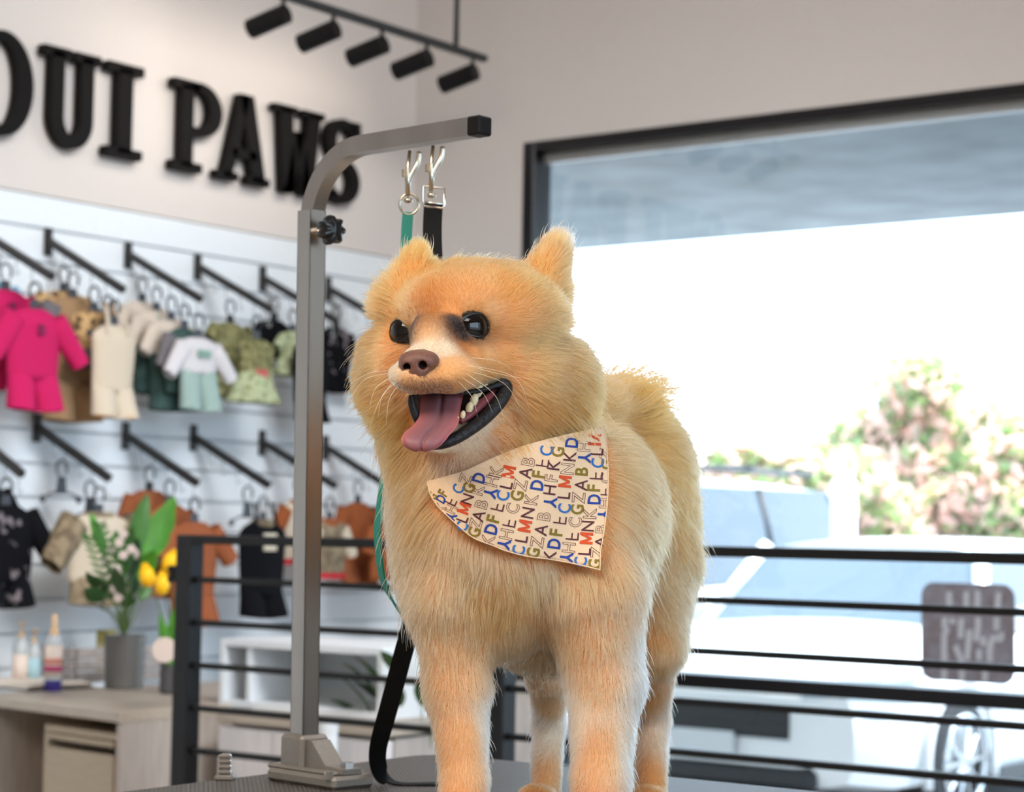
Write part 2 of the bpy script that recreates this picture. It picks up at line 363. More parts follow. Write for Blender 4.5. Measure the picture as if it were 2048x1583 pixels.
def np_mesh(name, V, Q):
    me = bpy.data.meshes.new(name); me.vertices.add(len(V)); me.vertices.foreach_set('co', np.asarray(V, np.float32).ravel())
    k = Q.shape[1]; me.loops.add(Q.size); me.loops.foreach_set('vertex_index', Q.astype(np.int32).ravel())
    me.polygons.add(len(Q)); me.polygons.foreach_set('loop_start', np.arange(0, Q.size, k, dtype=np.int32)); me.polygons.foreach_set('use_smooth', np.ones(len(Q), bool))
    me.update(calc_edges=True); me.validate(); return me
def raycast(px, py, off=0., d0=1.80):
    px = np.atleast_1d(np.asarray(px, float)); py = np.atleast_1d(np.asarray(py, float)); v = np.stack([(px-CX)/F, -(py-CY)/F, np.ones_like(px)], -1); t = np.full(len(px), d0)
    for _ in range(70): t = np.minimum(t+(sdf(v*t[:, None])-off)*.8, 2.6)
    return t
EYEC = []
for (px, py, d, r, g) in EYES:
    R = px2m(r, d); s0 = P(px, py, 1)*raycast(px, py)[0]; g = sdf_grad(s0[None], .012)[0]*.8+.2*np.array(g)/np.linalg.norm(g); g /= np.linalg.norm(g); EYEC.append((s0-g*R*.64, R, g))
def eye_axes(g):
    s_ = np.cross(g, np.array([0, 1., 0])); s_ /= np.linalg.norm(s_); u_ = np.cross(s_, g); return (s_ if s_[0] > 0 else -s_), (u_ if u_[1] > 0 else -u_)
EYECUT = [(c, R, g)+eye_axes(g) for (c, R, g) in EYEC]
lo_ = np.array([-.185, -.48, 1.80]); hi_ = np.array([.235, .20, 2.46])
DV, DQ = surface_nets(sdf, lo_, hi_, .0036)

# coat: anchor points carry colour, strand length, lift and growing direction
ORANGE = lin(220, 141, 68); DEEP = lin(200, 118, 54); TAN = lin(233, 151, 86); CREAM = lin(240, 168, 110); PALE = lin(248, 216, 184)
BROWN = lin(160, 98, 48); DARK = lin(42, 34, 34); GREYD = lin(84, 72, 66); WHITE = lin(246, 232, 210)
NOSE = P(838, 722, 1.862)
A_ = []   # px, py, d, length px, lift, colour, flow (x, y, z)
def an(px, py, d, L, lift, col, fl): A_.append((P(px, py, d), px2m(L, d), lift, col, np.array(fl, float)))
# head top
an(870, 620, 1.92, 15, .25, DEEP, (.05, 1, .4)); an(880, 560, 1.95, 24, .25, ORANGE, (.1, 1, .5)); an(950, 590, 1.94, 22, .25, ORANGE, (.35, 1, .5)); an(960, 530, 1.99, 30, .35, TAN, (.2, .7, .8))
an(1030, 600, 1.96, 30, .3, ORANGE, (.8, .7, .4)); an(812, 595, 1.95, 30, .4, TAN, (-.5, 1, .4)); an(905, 520, 2.0, 28, .4, ORANGE, (0, .8, .8)); an(1040, 530, 2.0, 30, .4, TAN, (.3, .8, .8))
an(870, 590, 1.925, 18, .25, DEEP, (.05, 1, .4)); an(872, 650, 1.905, 10, .25, BROWN, (0, 1, .4)); an(868, 680, 1.895, 8, .25, CREAM, (0, 1, .5))
# ears
an(838, 500, 2.0, 34, .5, ORANGE, (0, 1, .2)); an(838, 560, 1.98, 24, .35, ORANGE, (0, 1, .1)); an(780, 590, 2.0, 50, .5, TAN, (-.8, .6, .2)); an(880, 540, 2.0, 32, .4, ORANGE, (.4, 1, .2))
an(1105, 486, 2.02, 34, .5, TAN, (.2, 1, .2)); an(1134, 480, 2.05, 36, .55, WHITE, (.6, 1, .2)); an(1080, 540, 2.0, 26, .35, ORANGE, (.2, 1, .1)); an(1130, 540, 2.03, 30, .45, TAN, (.8, .7, .2)); an(1130, 600, 2.03, 42, .5, TAN, (1, .2, .3))
an(845, 520, 2.04, 26, .4, DEEP, (0, 1, .5)); an(1105, 520, 2.07, 26, .4, DEEP, (.2, 1, .5))
# round the eyes
an(955, 612, 1.90, 13, .3, TAN, (.5, 1, .3)); an(938, 616, 1.90, 13, .3, CREAM, (-.2, 1, .2)); an(913, 643, 1.895, 12, .3, DARK, (-.8, .6, .2)); an(918, 655, 1.893, 8, .25, DARK, (-.6, -.1, .2)); an(930, 670, 1.89, 8, .25, DARK, (-.1, -1, .2)); an(952, 680, 1.89, 9, .25, DARK, (.3, -1, .2)); an(975, 674, 1.893, 9, .25, DARK, (.7, -.8, .2)); an(992, 660, 1.9, 9, .25, DARK, (1, -.2, .3))
an(988, 620, 1.91, 15, .3, CREAM, (1, .35, .3)); an(1005, 590, 1.935, 20, .3, ORANGE, (.8, .7, .3)); an(1020, 640, 1.93, 22, .3, TAN, (1, .2, .3)); an(975, 580, 1.925, 20, .3, TAN, (.4, 1, .3)); an(985, 700, 1.90, 14, .25, CREAM, (1, -.4, .4)); an(940, 706, 1.895, 9, .25, TAN, (.8, -.6, .5)); an(922, 690, 1.893, 8, .25, DEEP, (.6, -.6, .4)); an(912, 620, 1.905, 14, .3, TAN, (0, 1, .3))
an(806, 620, 1.915, 18, .4, TAN, (-.5, 1, .3)); an(812, 632, 1.92, 10, .3, CREAM, (.2, 1, .2)); an(823, 648, 1.912, 10, .3, DARK, (.6, .7, .2)); an(825, 664, 1.910, 8, .25, DARK, (.6, 0, .2)); an(812, 684, 1.915, 8, .25, DARK, (0, -1, .3)); an(797, 688, 1.93, 8, .25, GREYD, (-.4, -1, .3)); an(778, 680, 1.94, 14, .3, CREAM, (-1, -.3, .3)); an(780, 640, 1.95, 16, .3, TAN, (-1, .3, .3))
# muzzle
an(850, 692, 1.87, 6, .2, PALE, (0, .7, .8)); an(890, 705, 1.88, 7, .2, PALE, (.6, .5, .8)); an(800, 730, 1.88, 8, .2, PALE, (-.8, .1, .8)); an(795, 765, 1.885, 9, .25, CREAM, (-.8, -.4, .7)); an(900, 735, 1.87, 8, .2, CREAM, (.9, 0, .6))
an(836, 768, 1.85, 10, .3, CREAM, (0, -1, .2)); an(812, 780, 1.86, 8, .3, CREAM, (-.4, -1, .3)); an(866, 772, 1.855, 11, .3, CREAM, (.5, -1, .3)); an(890, 772, 1.86, 12, .3, CREAM, (.8, -1, .3)); an(885, 750, 1.855, 9, .3, CREAM, (.8, -.6, .3)); an(800, 760, 1.87, 8, .3, PALE, (-.7, -.6, .3)); an(910, 775, 1.865, 10, .3, TAN, (.8, -.6, .4)); an(950, 745, 1.895, 14, .25, TAN, (1, -.1, .5)); an(990, 735, 1.92, 18, .25, TAN, (1, 0, .5))
# cheeks and ruff
an(1040, 680, 1.95, 40, .3, TAN, (1, -.1, .4)); an(1060, 740, 1.945, 48, .3, TAN, (1, -.35, .4)); an(1060, 810, 1.95, 55, .3, DEEP, (.9, -.5, .3)); an(1040, 860, 1.96, 55, .35, ORANGE, (.7, -.9, .2)); an(1130, 700, 2.0, 62, .4, TAN, (1, -.1, .5)); an(1140, 780, 2.0, 66, .4, ORANGE, (1, -.4, .4)); an(1110, 850, 2.0, 62, .4, ORANGE, (.8, -.8, .3)); an(1150, 640, 2.02, 58, .45, TAN, (1, .15, .4))
an(770, 720, 1.97, 42, .3, TAN, (-1, -.2, .3)); an(760, 780, 1.98, 58, .35, ORANGE, (-1, -.4, .3)); an(780, 840, 1.98, 60, .35, ORANGE, (-.8, -.8, .2)); an(750, 660, 2.0, 52, .45, TAN, (-1, .1, .3)); an(800, 890, 1.99, 58, .3, ORANGE, (-.5, -1, .2)); an(735, 740, 2.01, 54, .38, ORANGE, (-1, -.25, .3))
an(880, 900, 1.90, 13, .25, PALE, (.2, -.6, .8)); an(950, 870, 1.93, 16, .25, PALE, (.5, -.7, .5)); an(1000, 830, 1.95, 22, .25, CREAM, (.8, -.6, .4)); an(900, 930, 1.99, 52, .3, TAN, (-.1, -1, .1)); an(1000, 900, 1.96, 52, .35, DEEP, (.4, -1, .1)); an(1070, 890, 1.98, 50, .35, ORANGE, (.6, -.9, .1))
# chest, shoulders
an(850, 1000, 1.97, 60, .3, TAN, (-.25, -1, 0)); an(800, 1000, 2.0, 60, .35, CREAM, (-.5, -1, .1)); an(960, 1050, 1.94, 55, .25, CREAM, (0, -1, 0)); an(880, 1150, 1.95, 52, .25, CREAM, (-.15, -1, 0)); an(1000, 1200, 1.94, 50, .25, TAN, (.02, -1, 0)); an(800, 1180, 2.02, 55, .35, CREAM, (-.4, -1, .1)); an(1040, 1300, 1.97, 48, .25, CREAM, (.05, -1, .2)); an(1150, 1150, 1.96, 52, .25, CREAM, (.2, -1, .1))
an(1240, 900, 2.1, 50, .3, TAN, (.6, -.8, .5)); an(1250, 1050, 2.06, 50, .3, TAN, (.5, -.9, .4)); an(1230, 1200, 2.03, 46, .3, CREAM, (.35, -1, .2)); an(1180, 1250, 1.94, 36, .25, CREAM, (.1, -1, 0))
# back, flank, rump, tail
an(1220, 780, 2.15, 45, .35, TAN, (.6, -.2, .8)); an(1300, 900, 2.2, 40, .3, ORANGE, (.6, -.6, .6)); an(1330, 1000, 2.22, 42, .3, ORANGE, (.5, -.9, .4)); an(1360, 1100, 2.25, 52, .35, TAN, (.5, -.9, .3)); an(1290, 1130, 2.15, 45, .3, TAN, (.5, -.9, .4)); an(1370, 960, 2.3, 44, .35, TAN, (.6, -.6, .5))
an(1245, 815, 2.25, 72, .5, ORANGE, (.9, .55, .1)); an(1200, 785, 2.19, 55, .5, TAN, (.6, .8, .1)); an(1310, 880, 2.32, 62, .45, TAN, (.9, -.2, .2)); an(1345, 900, 2.33, 60, .4, TAN, (.8, -.5, .2)); an(1290, 1300, 2.14, 30, .25, TAN, (.1, -1, .1)); an(1345, 1200, 2.2, 46, .35, CREAM, (.4, -1, .1))
an(1085, 1300, 2.12, 40, .35, CREAM, (0, -1, .2))
# legs
an(905, 1330, 1.95, 32, .25, CREAM, (-.05, -1, .05)); an(860, 1350, 1.98, 34, .3, CREAM, (-.35, -1, .1)); an(925, 1480, 1.945, 24, .22, CREAM, (-.02, -1, 0)); an(980, 1450, 1.98, 28, .35, PALE, (.45, -1, .1)); an(870, 1500, 1.97, 24, .3, CREAM, (-.4, -1, .1)); an(920, 1640, 1.92, 12, .2, TAN, (0, -1, -.4))
an(1200, 1360, 1.93, 34, .25, CREAM, (0, -1, .05)); an(1285, 1350, 1.98, 36, .35, PALE, (.4, -1, .1)); an(1200, 1500, 1.93, 26, .22, CREAM, (0, -1, 0)); an(1265, 1500, 1.96, 30, .35, PALE, (.4, -1, .1)); an(1145, 1450, 1.97, 24, .3, PALE, (-.35, -1, .1)); an(1190, 1650, 1.91, 12, .2, TAN, (0, -1, -.4))
an(1095, 1420, 2.2, 22, .25, CREAM, (0, -1, .1)); an(1095, 1540, 2.18, 15, .25, CREAM, (0, -1, .1)); an(1074, 1590, 2.14, 11, .2, TAN, (0, -1, -.4)); an(1302, 1420, 2.2, 22, .25, TAN, (.05, -1, .1)); an(1300, 1540, 2.18, 15, .25, TAN, (0, -1, .1)); an(1295, 1590, 2.14, 11, .2, TAN, (0, -1, -.4)); an(1065, 1450, 2.22, 22, .35, PALE, (-.4, -1, .1)); an(1330, 1450, 2.2, 26, .35, PALE, (.4, -1, .1))
# hidden side
an(950, 640, 2.1, 50, .35, ORANGE, (.3, -.3, 1)); an(960, 850, 2.16, 55, .35, TAN, (.2, -.8, .6)); an(1000, 1100, 2.2, 45, .3, CREAM, (-.3, -1, .3)); an(1200, 1000, 2.38, 45, .3, TAN, (.2, -1, .4))
AP = np.array([a[0] for a in A_]); AL = np.array([a[1] for a in A_]); AF = np.array([a[2] for a in A_]); AC = np.array([a[3] for a in A_]); AD = np.array([a[4]/np.linalg.norm(a[4]) for a in A_])
def coat(p):
    out = []
    for i in range(0, len(p), 20000):
        q = p[i:i+20000]; D2 = ((q[:, None]-AP[None])**2).sum(-1)+4e-6; w = D2**-2.2; w /= w.sum(1, keepdims=True)
        fl = w @ AD; out.append(np.concatenate([(w @ AL)[:, None], (w @ AF)[:, None], w @ AC, fl], 1))
    o = np.concatenate(out); return o[:, 0], o[:, 1], o[:, 2:5], o[:, 5:8]
def in_mouth(p):
    c = np.full(len(p), 1.)
    for f in CUT: c = np.minimum(c, f(p))
    return c
nd = 1.866
NA = [(Ell(838, 718, nd, 37, 19, .016), 0), (Ell(818, 727, nd-.002, 20, 17, .013), .006), (Ell(857, 724, nd-.002, 20, 17, .013), .006), (Ell(836, 746, nd+.000, 25, 24, .013), .010)]
NC = [Cap((815, 734, nd-.018), 7.5, (810, 730, nd+.009), 6.0), Cap((844, 730, nd-.020), 8.5, (849, 727, nd+.009), 6.5), Cap((806, 741, nd-.016), 3, (815, 738, nd-.010), 5), Cap((857, 735, nd-.016), 3, (847, 733, nd-.012), 5.5), Cap((829, 735, nd-.0165), 1.6, (832, 765, nd-.0115), 2.2)]
DOGBASE = at(1110, 1640, 2.06); DOGBASE[2] = TABLE_Z
m_skin = bpy.data.materials.new('dog_undercoat'); m_skin.use_nodes = True
N, L, b_ = nodes(m_skin); a_ = N.new('ShaderNodeAttribute'); a_.attribute_name = 'coat'; L.new(a_.outputs['Color'], b_.inputs['Base Color']); b_.inputs['Roughness'].default_value = .8; b_.inputs['Specular IOR Level'].default_value = .15
me = np_mesh('dog', c2w(DV)-DOGBASE, DQ); me.materials.append(m_skin)
_, _, dc, _ = coat(DV); dm = in_mouth(DV)
dc = dc*np.array([.78, .84, .86]); dc[dm < .0035] = lin(46, 20, 24); dc[np.min([f(DV) for f, k in NA], axis=0) < .0004] = lin(30, 20, 20)  # skin behind the nostrils painted near-black so the holes read deep
at_ = me.color_attributes.new('coat', 'FLOAT_COLOR', 'POINT'); at_.data.foreach_set('color', np.concatenate([dc, np.ones((len(dc), 1))], 1).astype(np.float32).ravel())
dog = bpy.data.objects.new('dog', me); COL.objects.link(dog); dog.location = DOGBASE
tag(dog, 'fluffy orange and cream dog standing on the grooming table, mouth open', 'dog')
def dogpart(name, V, Q, m):
    me = np_mesh(name, c2w(V)-DOGBASE, Q); me.materials.append(m); o = bpy.data.objects.new(name, me); COL.objects.link(o); o.parent = dog; return o

# eyes
m_eye = mat('dark_eye', lin(14, 9, 8), .03, 0, .45)
m_lid = mat('black_eyelid', lin(20, 16, 16), .3)
for (c, R, g) in EYEC:
    s_, u_ = eye_axes(g)
    mb = MB().ball((0, 0, 0), R, 28, 20); e = mb.build('eye', m_eye, smooth=True); e.parent = dog; e.location = tuple(c2w(c)-DOGBASE)
    pts = []                                                  # lid rim: an almond round the opening, on the ball or the skin, whichever is further out
    for k in range(49):
        a = 2*math.pi*k/48; x = math.copysign(abs(math.cos(a))**1.1, math.cos(a))*R*.80; y = math.sin(a)*R*(.56 if math.sin(a) > 0 else .52)
        b0 = c+s_*x+u_*(y-.02*R); hb_ = math.sqrt(max(R*R-x*x-y*y, 0)); t = np.linspace(hb_, hb_+R*.8, 40); ok = sdf(b0+(s_*x+u_*y)*.04+g*t[:, None]) > -.0004; pts.append(b0+g*(t[np.argmax(ok)] if ok.any() else hb_))
    pts = np.array(pts[:-1]); 
    for _ in range(3): pts = (np.roll(pts, 1, 0)+2*pts+np.roll(pts, -1, 0))/4
    pts = [c2w(q) for q in np.concatenate([pts, pts[:1]])]
    MB().tube(pts, R*.080, 8, cap=False).build('eyelid', m_lid, dog, smooth=True)

# nose leather
m_nose = mat('brown_nose_leather', lin(112, 72, 60), .42, 0, .5)
noisy(m_nose, 900, .12, bump=.35)
def nsdf(p):
    d = np.full(p.shape[:-1], 1.)
    for f, k in NA: d = smin(d, f(p), k)
    for f in NC: d = smax(d, -f(p), .002)
    return d
nc = P(838, 728, nd); NV, NQ = surface_nets(nsdf, nc-.025, nc+.025, .0009)
dogpart('nose', NV, NQ, m_nose)
# nostril shade put in by colour: near-black balls at the bottom of each hole
m_hole = mat('nostril_shade', lin(18, 12, 12), .6)
for q in ((811, 731), (846, 728)):
    MB().ball(c2w(P(q[0], q[1]-1, nd+.0045)), .0036, 8, 6).build('nostril', m_hole, dog, smooth=True)

# tongue: rows of left edge, right edge, depth
m_tongue = mat('pink_tongue', lin(190, 104, 110), .5, 0, .35); b_ = m_tongue.node_tree.nodes['Principled BSDF']
b_.inputs['Subsurface Weight'].default_value = .1; b_.inputs['Subsurface Radius'].default_value = (.01, .004, .003); b_.inputs['Subsurface Scale'].default_value = .4
N, L, b_ = nodes(m_tongue); ta = N.new('ShaderNodeAttribute'); ta.attribute_name = 'tint'; L.new(ta.outputs['Color'], b_.inputs['Base Color'])
rows = [(846, 770, 926, 772, 1.935), (842, 790, 928, 786, 1.915), (840, 812, 922, 812, 1.895), (838, 832, 919, 836, 1.878), (826, 850, 914, 852, 1.864), (810, 864, 900, 868, 1.854), (803, 876, 890, 880, 1.848), (805, 888, 880, 890, 1.846), (815, 897, 868, 898, 1.847), (830, 902, 856, 902, 1.851)]
RW = smooth_path(rows, 40); top = []; bot = []; tint = []
for i, (lx, ly, rx, ry, d) in enumerate(RW):
    for k in range(25):
        u = k/24; v = i/39; e = abs(u-.5)*2
        groove = math.exp(-((u-.5-.03*v)/.055)**2)*.0062*(1-.5*v)
        dd = d+.006*e*e*(1-.3*v)-.002+groove + (.003*max(0, e-.8)/.2)
        top.append(P(lx+(rx-lx)*u, ly+(ry-ly)*u+2*math.sin(u*9+v*7)*v, dd)); 
        th = .0045*math.sqrt(max(0, 1-e**4))*(1-.4*v); bot.append(P(lx+(rx-lx)*u, ly+(ry-ly)*u, dd+.001+th*1.6))
        q = max(e**3, v**6); tint.append(np.array(lin(126, 84, 90))*(1-q)+np.array(lin(176, 98, 100))*q)
m_, n_ = 40, 25; QT = []
for i in range(m_-1):
    for j in range(n_-1):
        a = i*n_+j; QT.append((a, a+n_, a+n_+1, a+1)); o2 = m_*n_; QT.append((a+o2, a+1+o2, a+n_+1+o2, a+n_+o2))
def edgeq(seq):
    for a, b in zip(seq[:-1], seq[1:]): QT.append((a, b, b+m_*n_, a+m_*n_))
edgeq([i*n_ for i in range(m_)]); edgeq([i*n_+n_-1 for i in range(m_)][::-1]); edgeq([(m_-1)*n_+j for j in range(n_)]); edgeq(list(range(n_))[::-1])
to = dogpart('tongue', np.array(top+bot), np.array(QT), m_tongue)
t_ = to.data.color_attributes.new('tint', 'FLOAT_COLOR', 'POINT'); t_.data.foreach_set('color', np.concatenate([np.array(tint+tint), np.ones((len(tint)*2, 1))], 1).astype(np.float32).ravel())
noisy_ = to
# lips, gums, teeth
m_lip = mat('black_lip', lin(24, 21, 23), .5, 0, .4); noisy(m_lip, 220, .4, bump=.8)
m_gum = mat('pink_gum', lin(118, 56, 62), .35); m_tooth = mat('ivory_tooth', lin(226, 208, 168), .25)
def tubepath(name, pts, rad, m, n=60, flat=1.0):
    Q = smooth_path([list(P(*p[:3]))+[px2m(p[3], p[2])] for p in pts], n); return MB().tube([c2w(q[:3]) for q in Q], [max(q[3], 1e-4) for q in Q], 10, flat=flat).build(name, m, dog, smooth=True)
tubepath('lip', [(1000, 762, 1.925, 6), (1013, 772, 1.930, 12), (1003, 797, 1.922, 15), (975, 830, 1.908, 14), (942, 857, 1.894, 13), (912, 876, 1.882, 12), (888, 886, 1.876, 11), (866, 893, 1.876, 7)], 0, m_lip)
tubepath('lip', [(1012, 764, 1.930, 8), (988, 772, 1.922, 6), (958, 781, 1.912, 5), (930, 786, 1.902, 4)], 0, m_lip)
tubepath('lip', [(822, 790, 1.890, 5), (824, 808, 1.892, 8), (832, 832, 1.892, 9), (842, 850, 1.893, 8)], 0, m_lip)
tubepath('gum', [(985, 790, 1.925, 9), (962, 808, 1.912, 10), (940, 828, 1.900, 9), (920, 842, 1.890, 7)], 0, m_gum)
tubepath('gum', [(1000, 766, 1.937, 7), (993, 778, 1.934, 9), (984, 790, 1.93, 8)], 0, m_gum)
for (x, y, d, w, h, a) in [(957, 782, 1.915, 9, 15, -18), (948, 800, 1.905, 9, 14, -16), (939, 815, 1.898, 8, 13, -14), (926, 829, 1.888, 5.5, 9, -6), (968, 770, 1.922, 8, 12, -18), (915, 838, 1.884, 4, 6, -4)]:
    A = math.radians(a); R3 = M3 @ np.array([[math.cos(A), -math.sin(A), 0], [math.sin(A), math.cos(A), 0], [0, 0, 1.]])
    MB().ball(c2w(P(x, y, d)), (px2m(w, d), px2m(h, d), px2m(w*.8, d)), 10, 8, rot=R3).build('tooth', m_tooth, dog, smooth=True)

# dark lining of the open mouth behind tongue and teeth
LT = smooth_path([(823, 780), (870, 778), (930, 778), (1008, 760)], 26); LB = smooth_path([(842, 858), (885, 872), (935, 850), (1004, 788)], 26)
G = []
for i in range(26):
    v = np.linspace(0, 1, 9); x = LT[i, 0]+(LB[i, 0]-LT[i, 0])*v; y = LT[i, 1]+(LB[i, 1]-LT[i, 1])*v; G.append([c2w(P(a, b, c)) for a, b, c in zip(x, y, np.clip(raycast(x, y)-.003, 1.906, 1.935))])
MB().grid(G).build('mouth_lining', mat('mouth_lining', lin(40, 18, 20), .5), dog, smooth=True)
# whiskers
m_whisk = mat('pale_whisker', lin(250, 236, 214), .4)
def whisker(a, b, c, r=.42):
    Q = smooth_path([P(*a), P(*b), P(*c)], 14); k = np.linspace(1, .15, 14)
    MB().tube([c2w(q) for q in Q], [px2m(r, 1.86)*t for t in k], 5).build('whisker', m_whisk, dog, smooth=True)
for w in [((935, 730, 1.865), (1030, 755, 1.84), (1062, 830, 1.83)), ((940, 742, 1.865), (1010, 768, 1.84), (1048, 832, 1.82)), ((920, 752, 1.86), (965, 785, 1.84), (985, 825, 1.82)), ((930, 745, 1.86), (990, 790, 1.83), (1010, 850, 1.81)),
          ((950, 735, 1.87), (1020, 752, 1.85), (1075, 758, 1.84)), ((915, 760, 1.86), (945, 795, 1.84), (955, 835, 1.83)), ((945, 715, 1.875), (995, 722, 1.86), (1030, 745, 1.85)),
          ((790, 750, 1.87), (752, 775, 1.85), (738, 820, 1.84)), ((788, 742, 1.872), (740, 745, 1.86), (690, 775, 1.85)), ((792, 765, 1.868), (765, 790, 1.85), (756, 835, 1.84)), ((790, 758, 1.87), (760, 800, 1.85), (740, 850, 1.84)), ((795, 772, 1.866), (778, 800, 1.85), (772, 850, 1.84)), ((785, 745, 1.872), (730, 758, 1.86), (700, 800, 1.85))]: whisker(*w)
# ------------------------------------------------------------------ bandana with printed letters
BT = smooth_path([(853, 962), (880, 955), (930, 940), (985, 915), (1040, 893), (1100, 876), (1160, 862), (1209, 852)], 60)     # upper edge
BB = smooth_path([(855, 966), (861, 988), (875, 1011), (896, 1032), (917, 1051), (947, 1075), (987, 1091), (1012, 1101), (1055, 1112), (1100, 1118), (1150, 1127), (1200, 1139)], 60)   # lower edge
def band_uv(px, py):
    """inside test in picture columns of the cloth outline (used only to leave the coat under the cloth bald)"""
    xr = np.interp(py, [852, 900, 960, 1010, 1060, 1136], [1209, 1216, 1219, 1216, 1211, 1204])
    return (px > 853) & (px < xr) & (py > np.interp(px, BT[:, 0], BT[:, 1])+14) & (py < np.interp(px, BB[:, 0], BB[:, 1]))
def bandana_covers(px, py, R): return band_uv(px-2, py+4) & band_uv(px+3, py-2) & (R[:, 2] < 2.06)
GX = np.arange(820, 1250, 5.); GY = np.arange(830, 1160, 5.)
gx, gy = np.meshgrid(GX, GY, indexing='ij'); GD = raycast(gx.ravel(), gy.ravel(), .012).reshape(gx.shape); GD = np.minimum(GD, 2.07)
for _ in range(14):
    p_ = np.pad(GD, 1, mode='edge'); GD = (p_[:-2, 1:-1]+p_[2:, 1:-1]+p_[1:-1, :-2]+p_[1:-1, 2:]+2*GD)/6
def band_depth(px, py):
    u = np.clip((np.asarray(px)-GX[0])/5, 0, len(GX)-1.001); v = np.clip((np.asarray(py)-GY[0])/5, 0, len(GY)-1.001); i, j = u.astype(int), v.astype(int); a, b = u-i, v-j
    d = GD[i, j]*(1-a)*(1-b)+GD[i+1, j]*a*(1-b)+GD[i, j+1]*(1-a)*b+GD[i+1, j+1]*a*b
    fold = .0022*np.sin((px*.8+py*1.0-1690)/21.)*np.exp(-((px-885)/38.)**2)+.0010*np.sin((px*.5-py*.35)/19.)*np.clip((px-950)/200., 0, 1)
    fold = fold+.004*np.exp(-((py-(np.interp(px, BB[:, 0], BB[:, 1])))/12.)**2)*0
    top = np.clip((np.asarray(py)-np.interp(px, BT[:, 0], BT[:, 1]))/55., 0, 1); return d+fold+.0095*(1-top*top*(3-2*top))
def bpt(px, py, off=0.):
    d = band_depth(px, py)-off; return np.stack([(px-CX)/F*d, -(py-CY)/F*d, d], -1)
NU, NV_ = 60, 36; front = []; back = []
for i in range(NU):
    v = np.linspace(0, 1, NV_); x0, y0 = BT[i]; x1, y1 = BB[i]; x = x0+(x1-x0)*v; y = y0+(y1-y0)*v
    x = x+(i/(NU-1))**3*11*np.sin(np.pi*np.clip(v*1.15, 0, 1))
    front.append(bpt(x, y)); back.append(bpt(x, y, -.0010))
front = np.array(front); back = np.array(back)
m_cloth = mat('cream_cotton', lin(230, 197, 162), .85, 0, .2); noisy(m_cloth, 1500, .05, bump=.25)
N, L, b_ = nodes(m_cloth); b_.inputs['Sheen Weight'].default_value = .15
bo = at(1040, 1000, 1.95); V = np.concatenate([front.reshape(-1, 3), back.reshape(-1, 3)]); nn = NU*NV_; Q = []
for i in range(NU-1):
    for j in range(NV_-1):
        a = i*NV_+j; Q.append((a, a+NV_, a+NV_+1, a+1)); Q.append((a+nn, a+1+nn, a+NV_+1+nn, a+NV_+nn))
rim = [i*NV_ for i in range(NU)]+[(NU-1)*NV_+j for j in range(1, NV_)]+[i*NV_+NV_-1 for i in range(NU-2, -1, -1)]
for a, b in zip(rim[:-1], rim[1:]): Q.append((b, a, a+nn, b+nn))
me = np_mesh('bandana', c2w(V)-bo, np.array(Q)); me.materials.append(m_cloth); ban = bpy.data.objects.new('bandana', me); COL.objects.link(ban); ban.location = bo
tag(ban, 'cream cotton bandana printed with colourful letters round the dog\'s neck', 'bandana')
# hem: a narrow folded strip along the right and lower edges
hp = [front[NU-1, j] for j in range(0, NV_)]+[front[i, NV_-1] for i in range(NU-2, -1, -1)]
MB().tube([c2w(p-np.array([0, 0, .0004])) for p in hp], .0007, 6).build('hem', m_cloth, ban, smooth=True)

DKB = mat('print_navy', lin(26, 58, 140), .8); LTB = mat('print_blue', lin(30, 100, 176), .8); OLV = mat('print_olive', lin(126, 104, 22), .8); RED = mat('print_red', lin(206, 72, 26), .8); MAR = mat('print_maroon', lin(84, 32, 42), .8)
_glyph = {}
def glyph(ch, bold, outline):
    k = (ch, bold, outline)
    if k in _glyph: return _glyph[k]
    cu = bpy.data.curves.new('g', 'FONT'); cu.body = ch; cu.size = 1.0; cu.resolution_u = 3; cu.fill_mode = 'BOTH'; cu.offset = (.022 if bold and ch != 'M' else .010 if ch == 'M' else .014 if ch == 'C' else .004) if not outline else .012
    o = bpy.data.objects.new('g', cu); COL.objects.link(o); dg = bpy.context.evaluated_depsgraph_get(); dg.update(); me = o.evaluated_get(dg).to_mesh()
    bm = bmesh.new(); bm.from_mesh(me); bmesh.ops.remove_doubles(bm, verts=bm.verts, dist=1e-5)
    if outline:
        bm.edges.ensure_lookup_table(); V = []; Fc = []
        for e in bm.edges:
            if len(e.link_faces) == 1:
                a, b = np.array(e.verts[0].co[:2]), np.array(e.verts[1].co[:2]); t = (b-a)/(np.linalg.norm(b-a)+1e-9); w = np.array([-t[1], t[0]])*.013; a = a-t*.01; b = b+t*.01
                n0 = len(V); V += [a-w, b-w, b+w, a+w]; Fc.append((n0, n0+1, n0+2, n0+3))
        V = np.array(V)
    else:
        bmesh.ops.triangulate(bm, faces=bm.faces)
        for _ in range(2):
            L_ = [e for e in bm.edges if e.calc_length() > .22]
            if L_: bmesh.ops.subdivide_edges(bm, edges=L_, cuts=1); bmesh.ops.triangulate(bm, faces=bm.faces)
        bm.verts.index_update(); V = np.array([v.co[:2] for v in bm.verts]); Fc = [tuple(v.index for v in f.verts) for f in bm.faces]
    bm.free(); o.to_mesh_clear() if hasattr(o, 'to_mesh_clear') else None; bpy.data.objects.remove(o); bpy.data.curves.remove(cu)
    c = (V.max(0)+V.min(0))/2; V = V-c; V[:, 0] *= 1.0; _glyph[k] = (V, Fc); return _glyph[k]
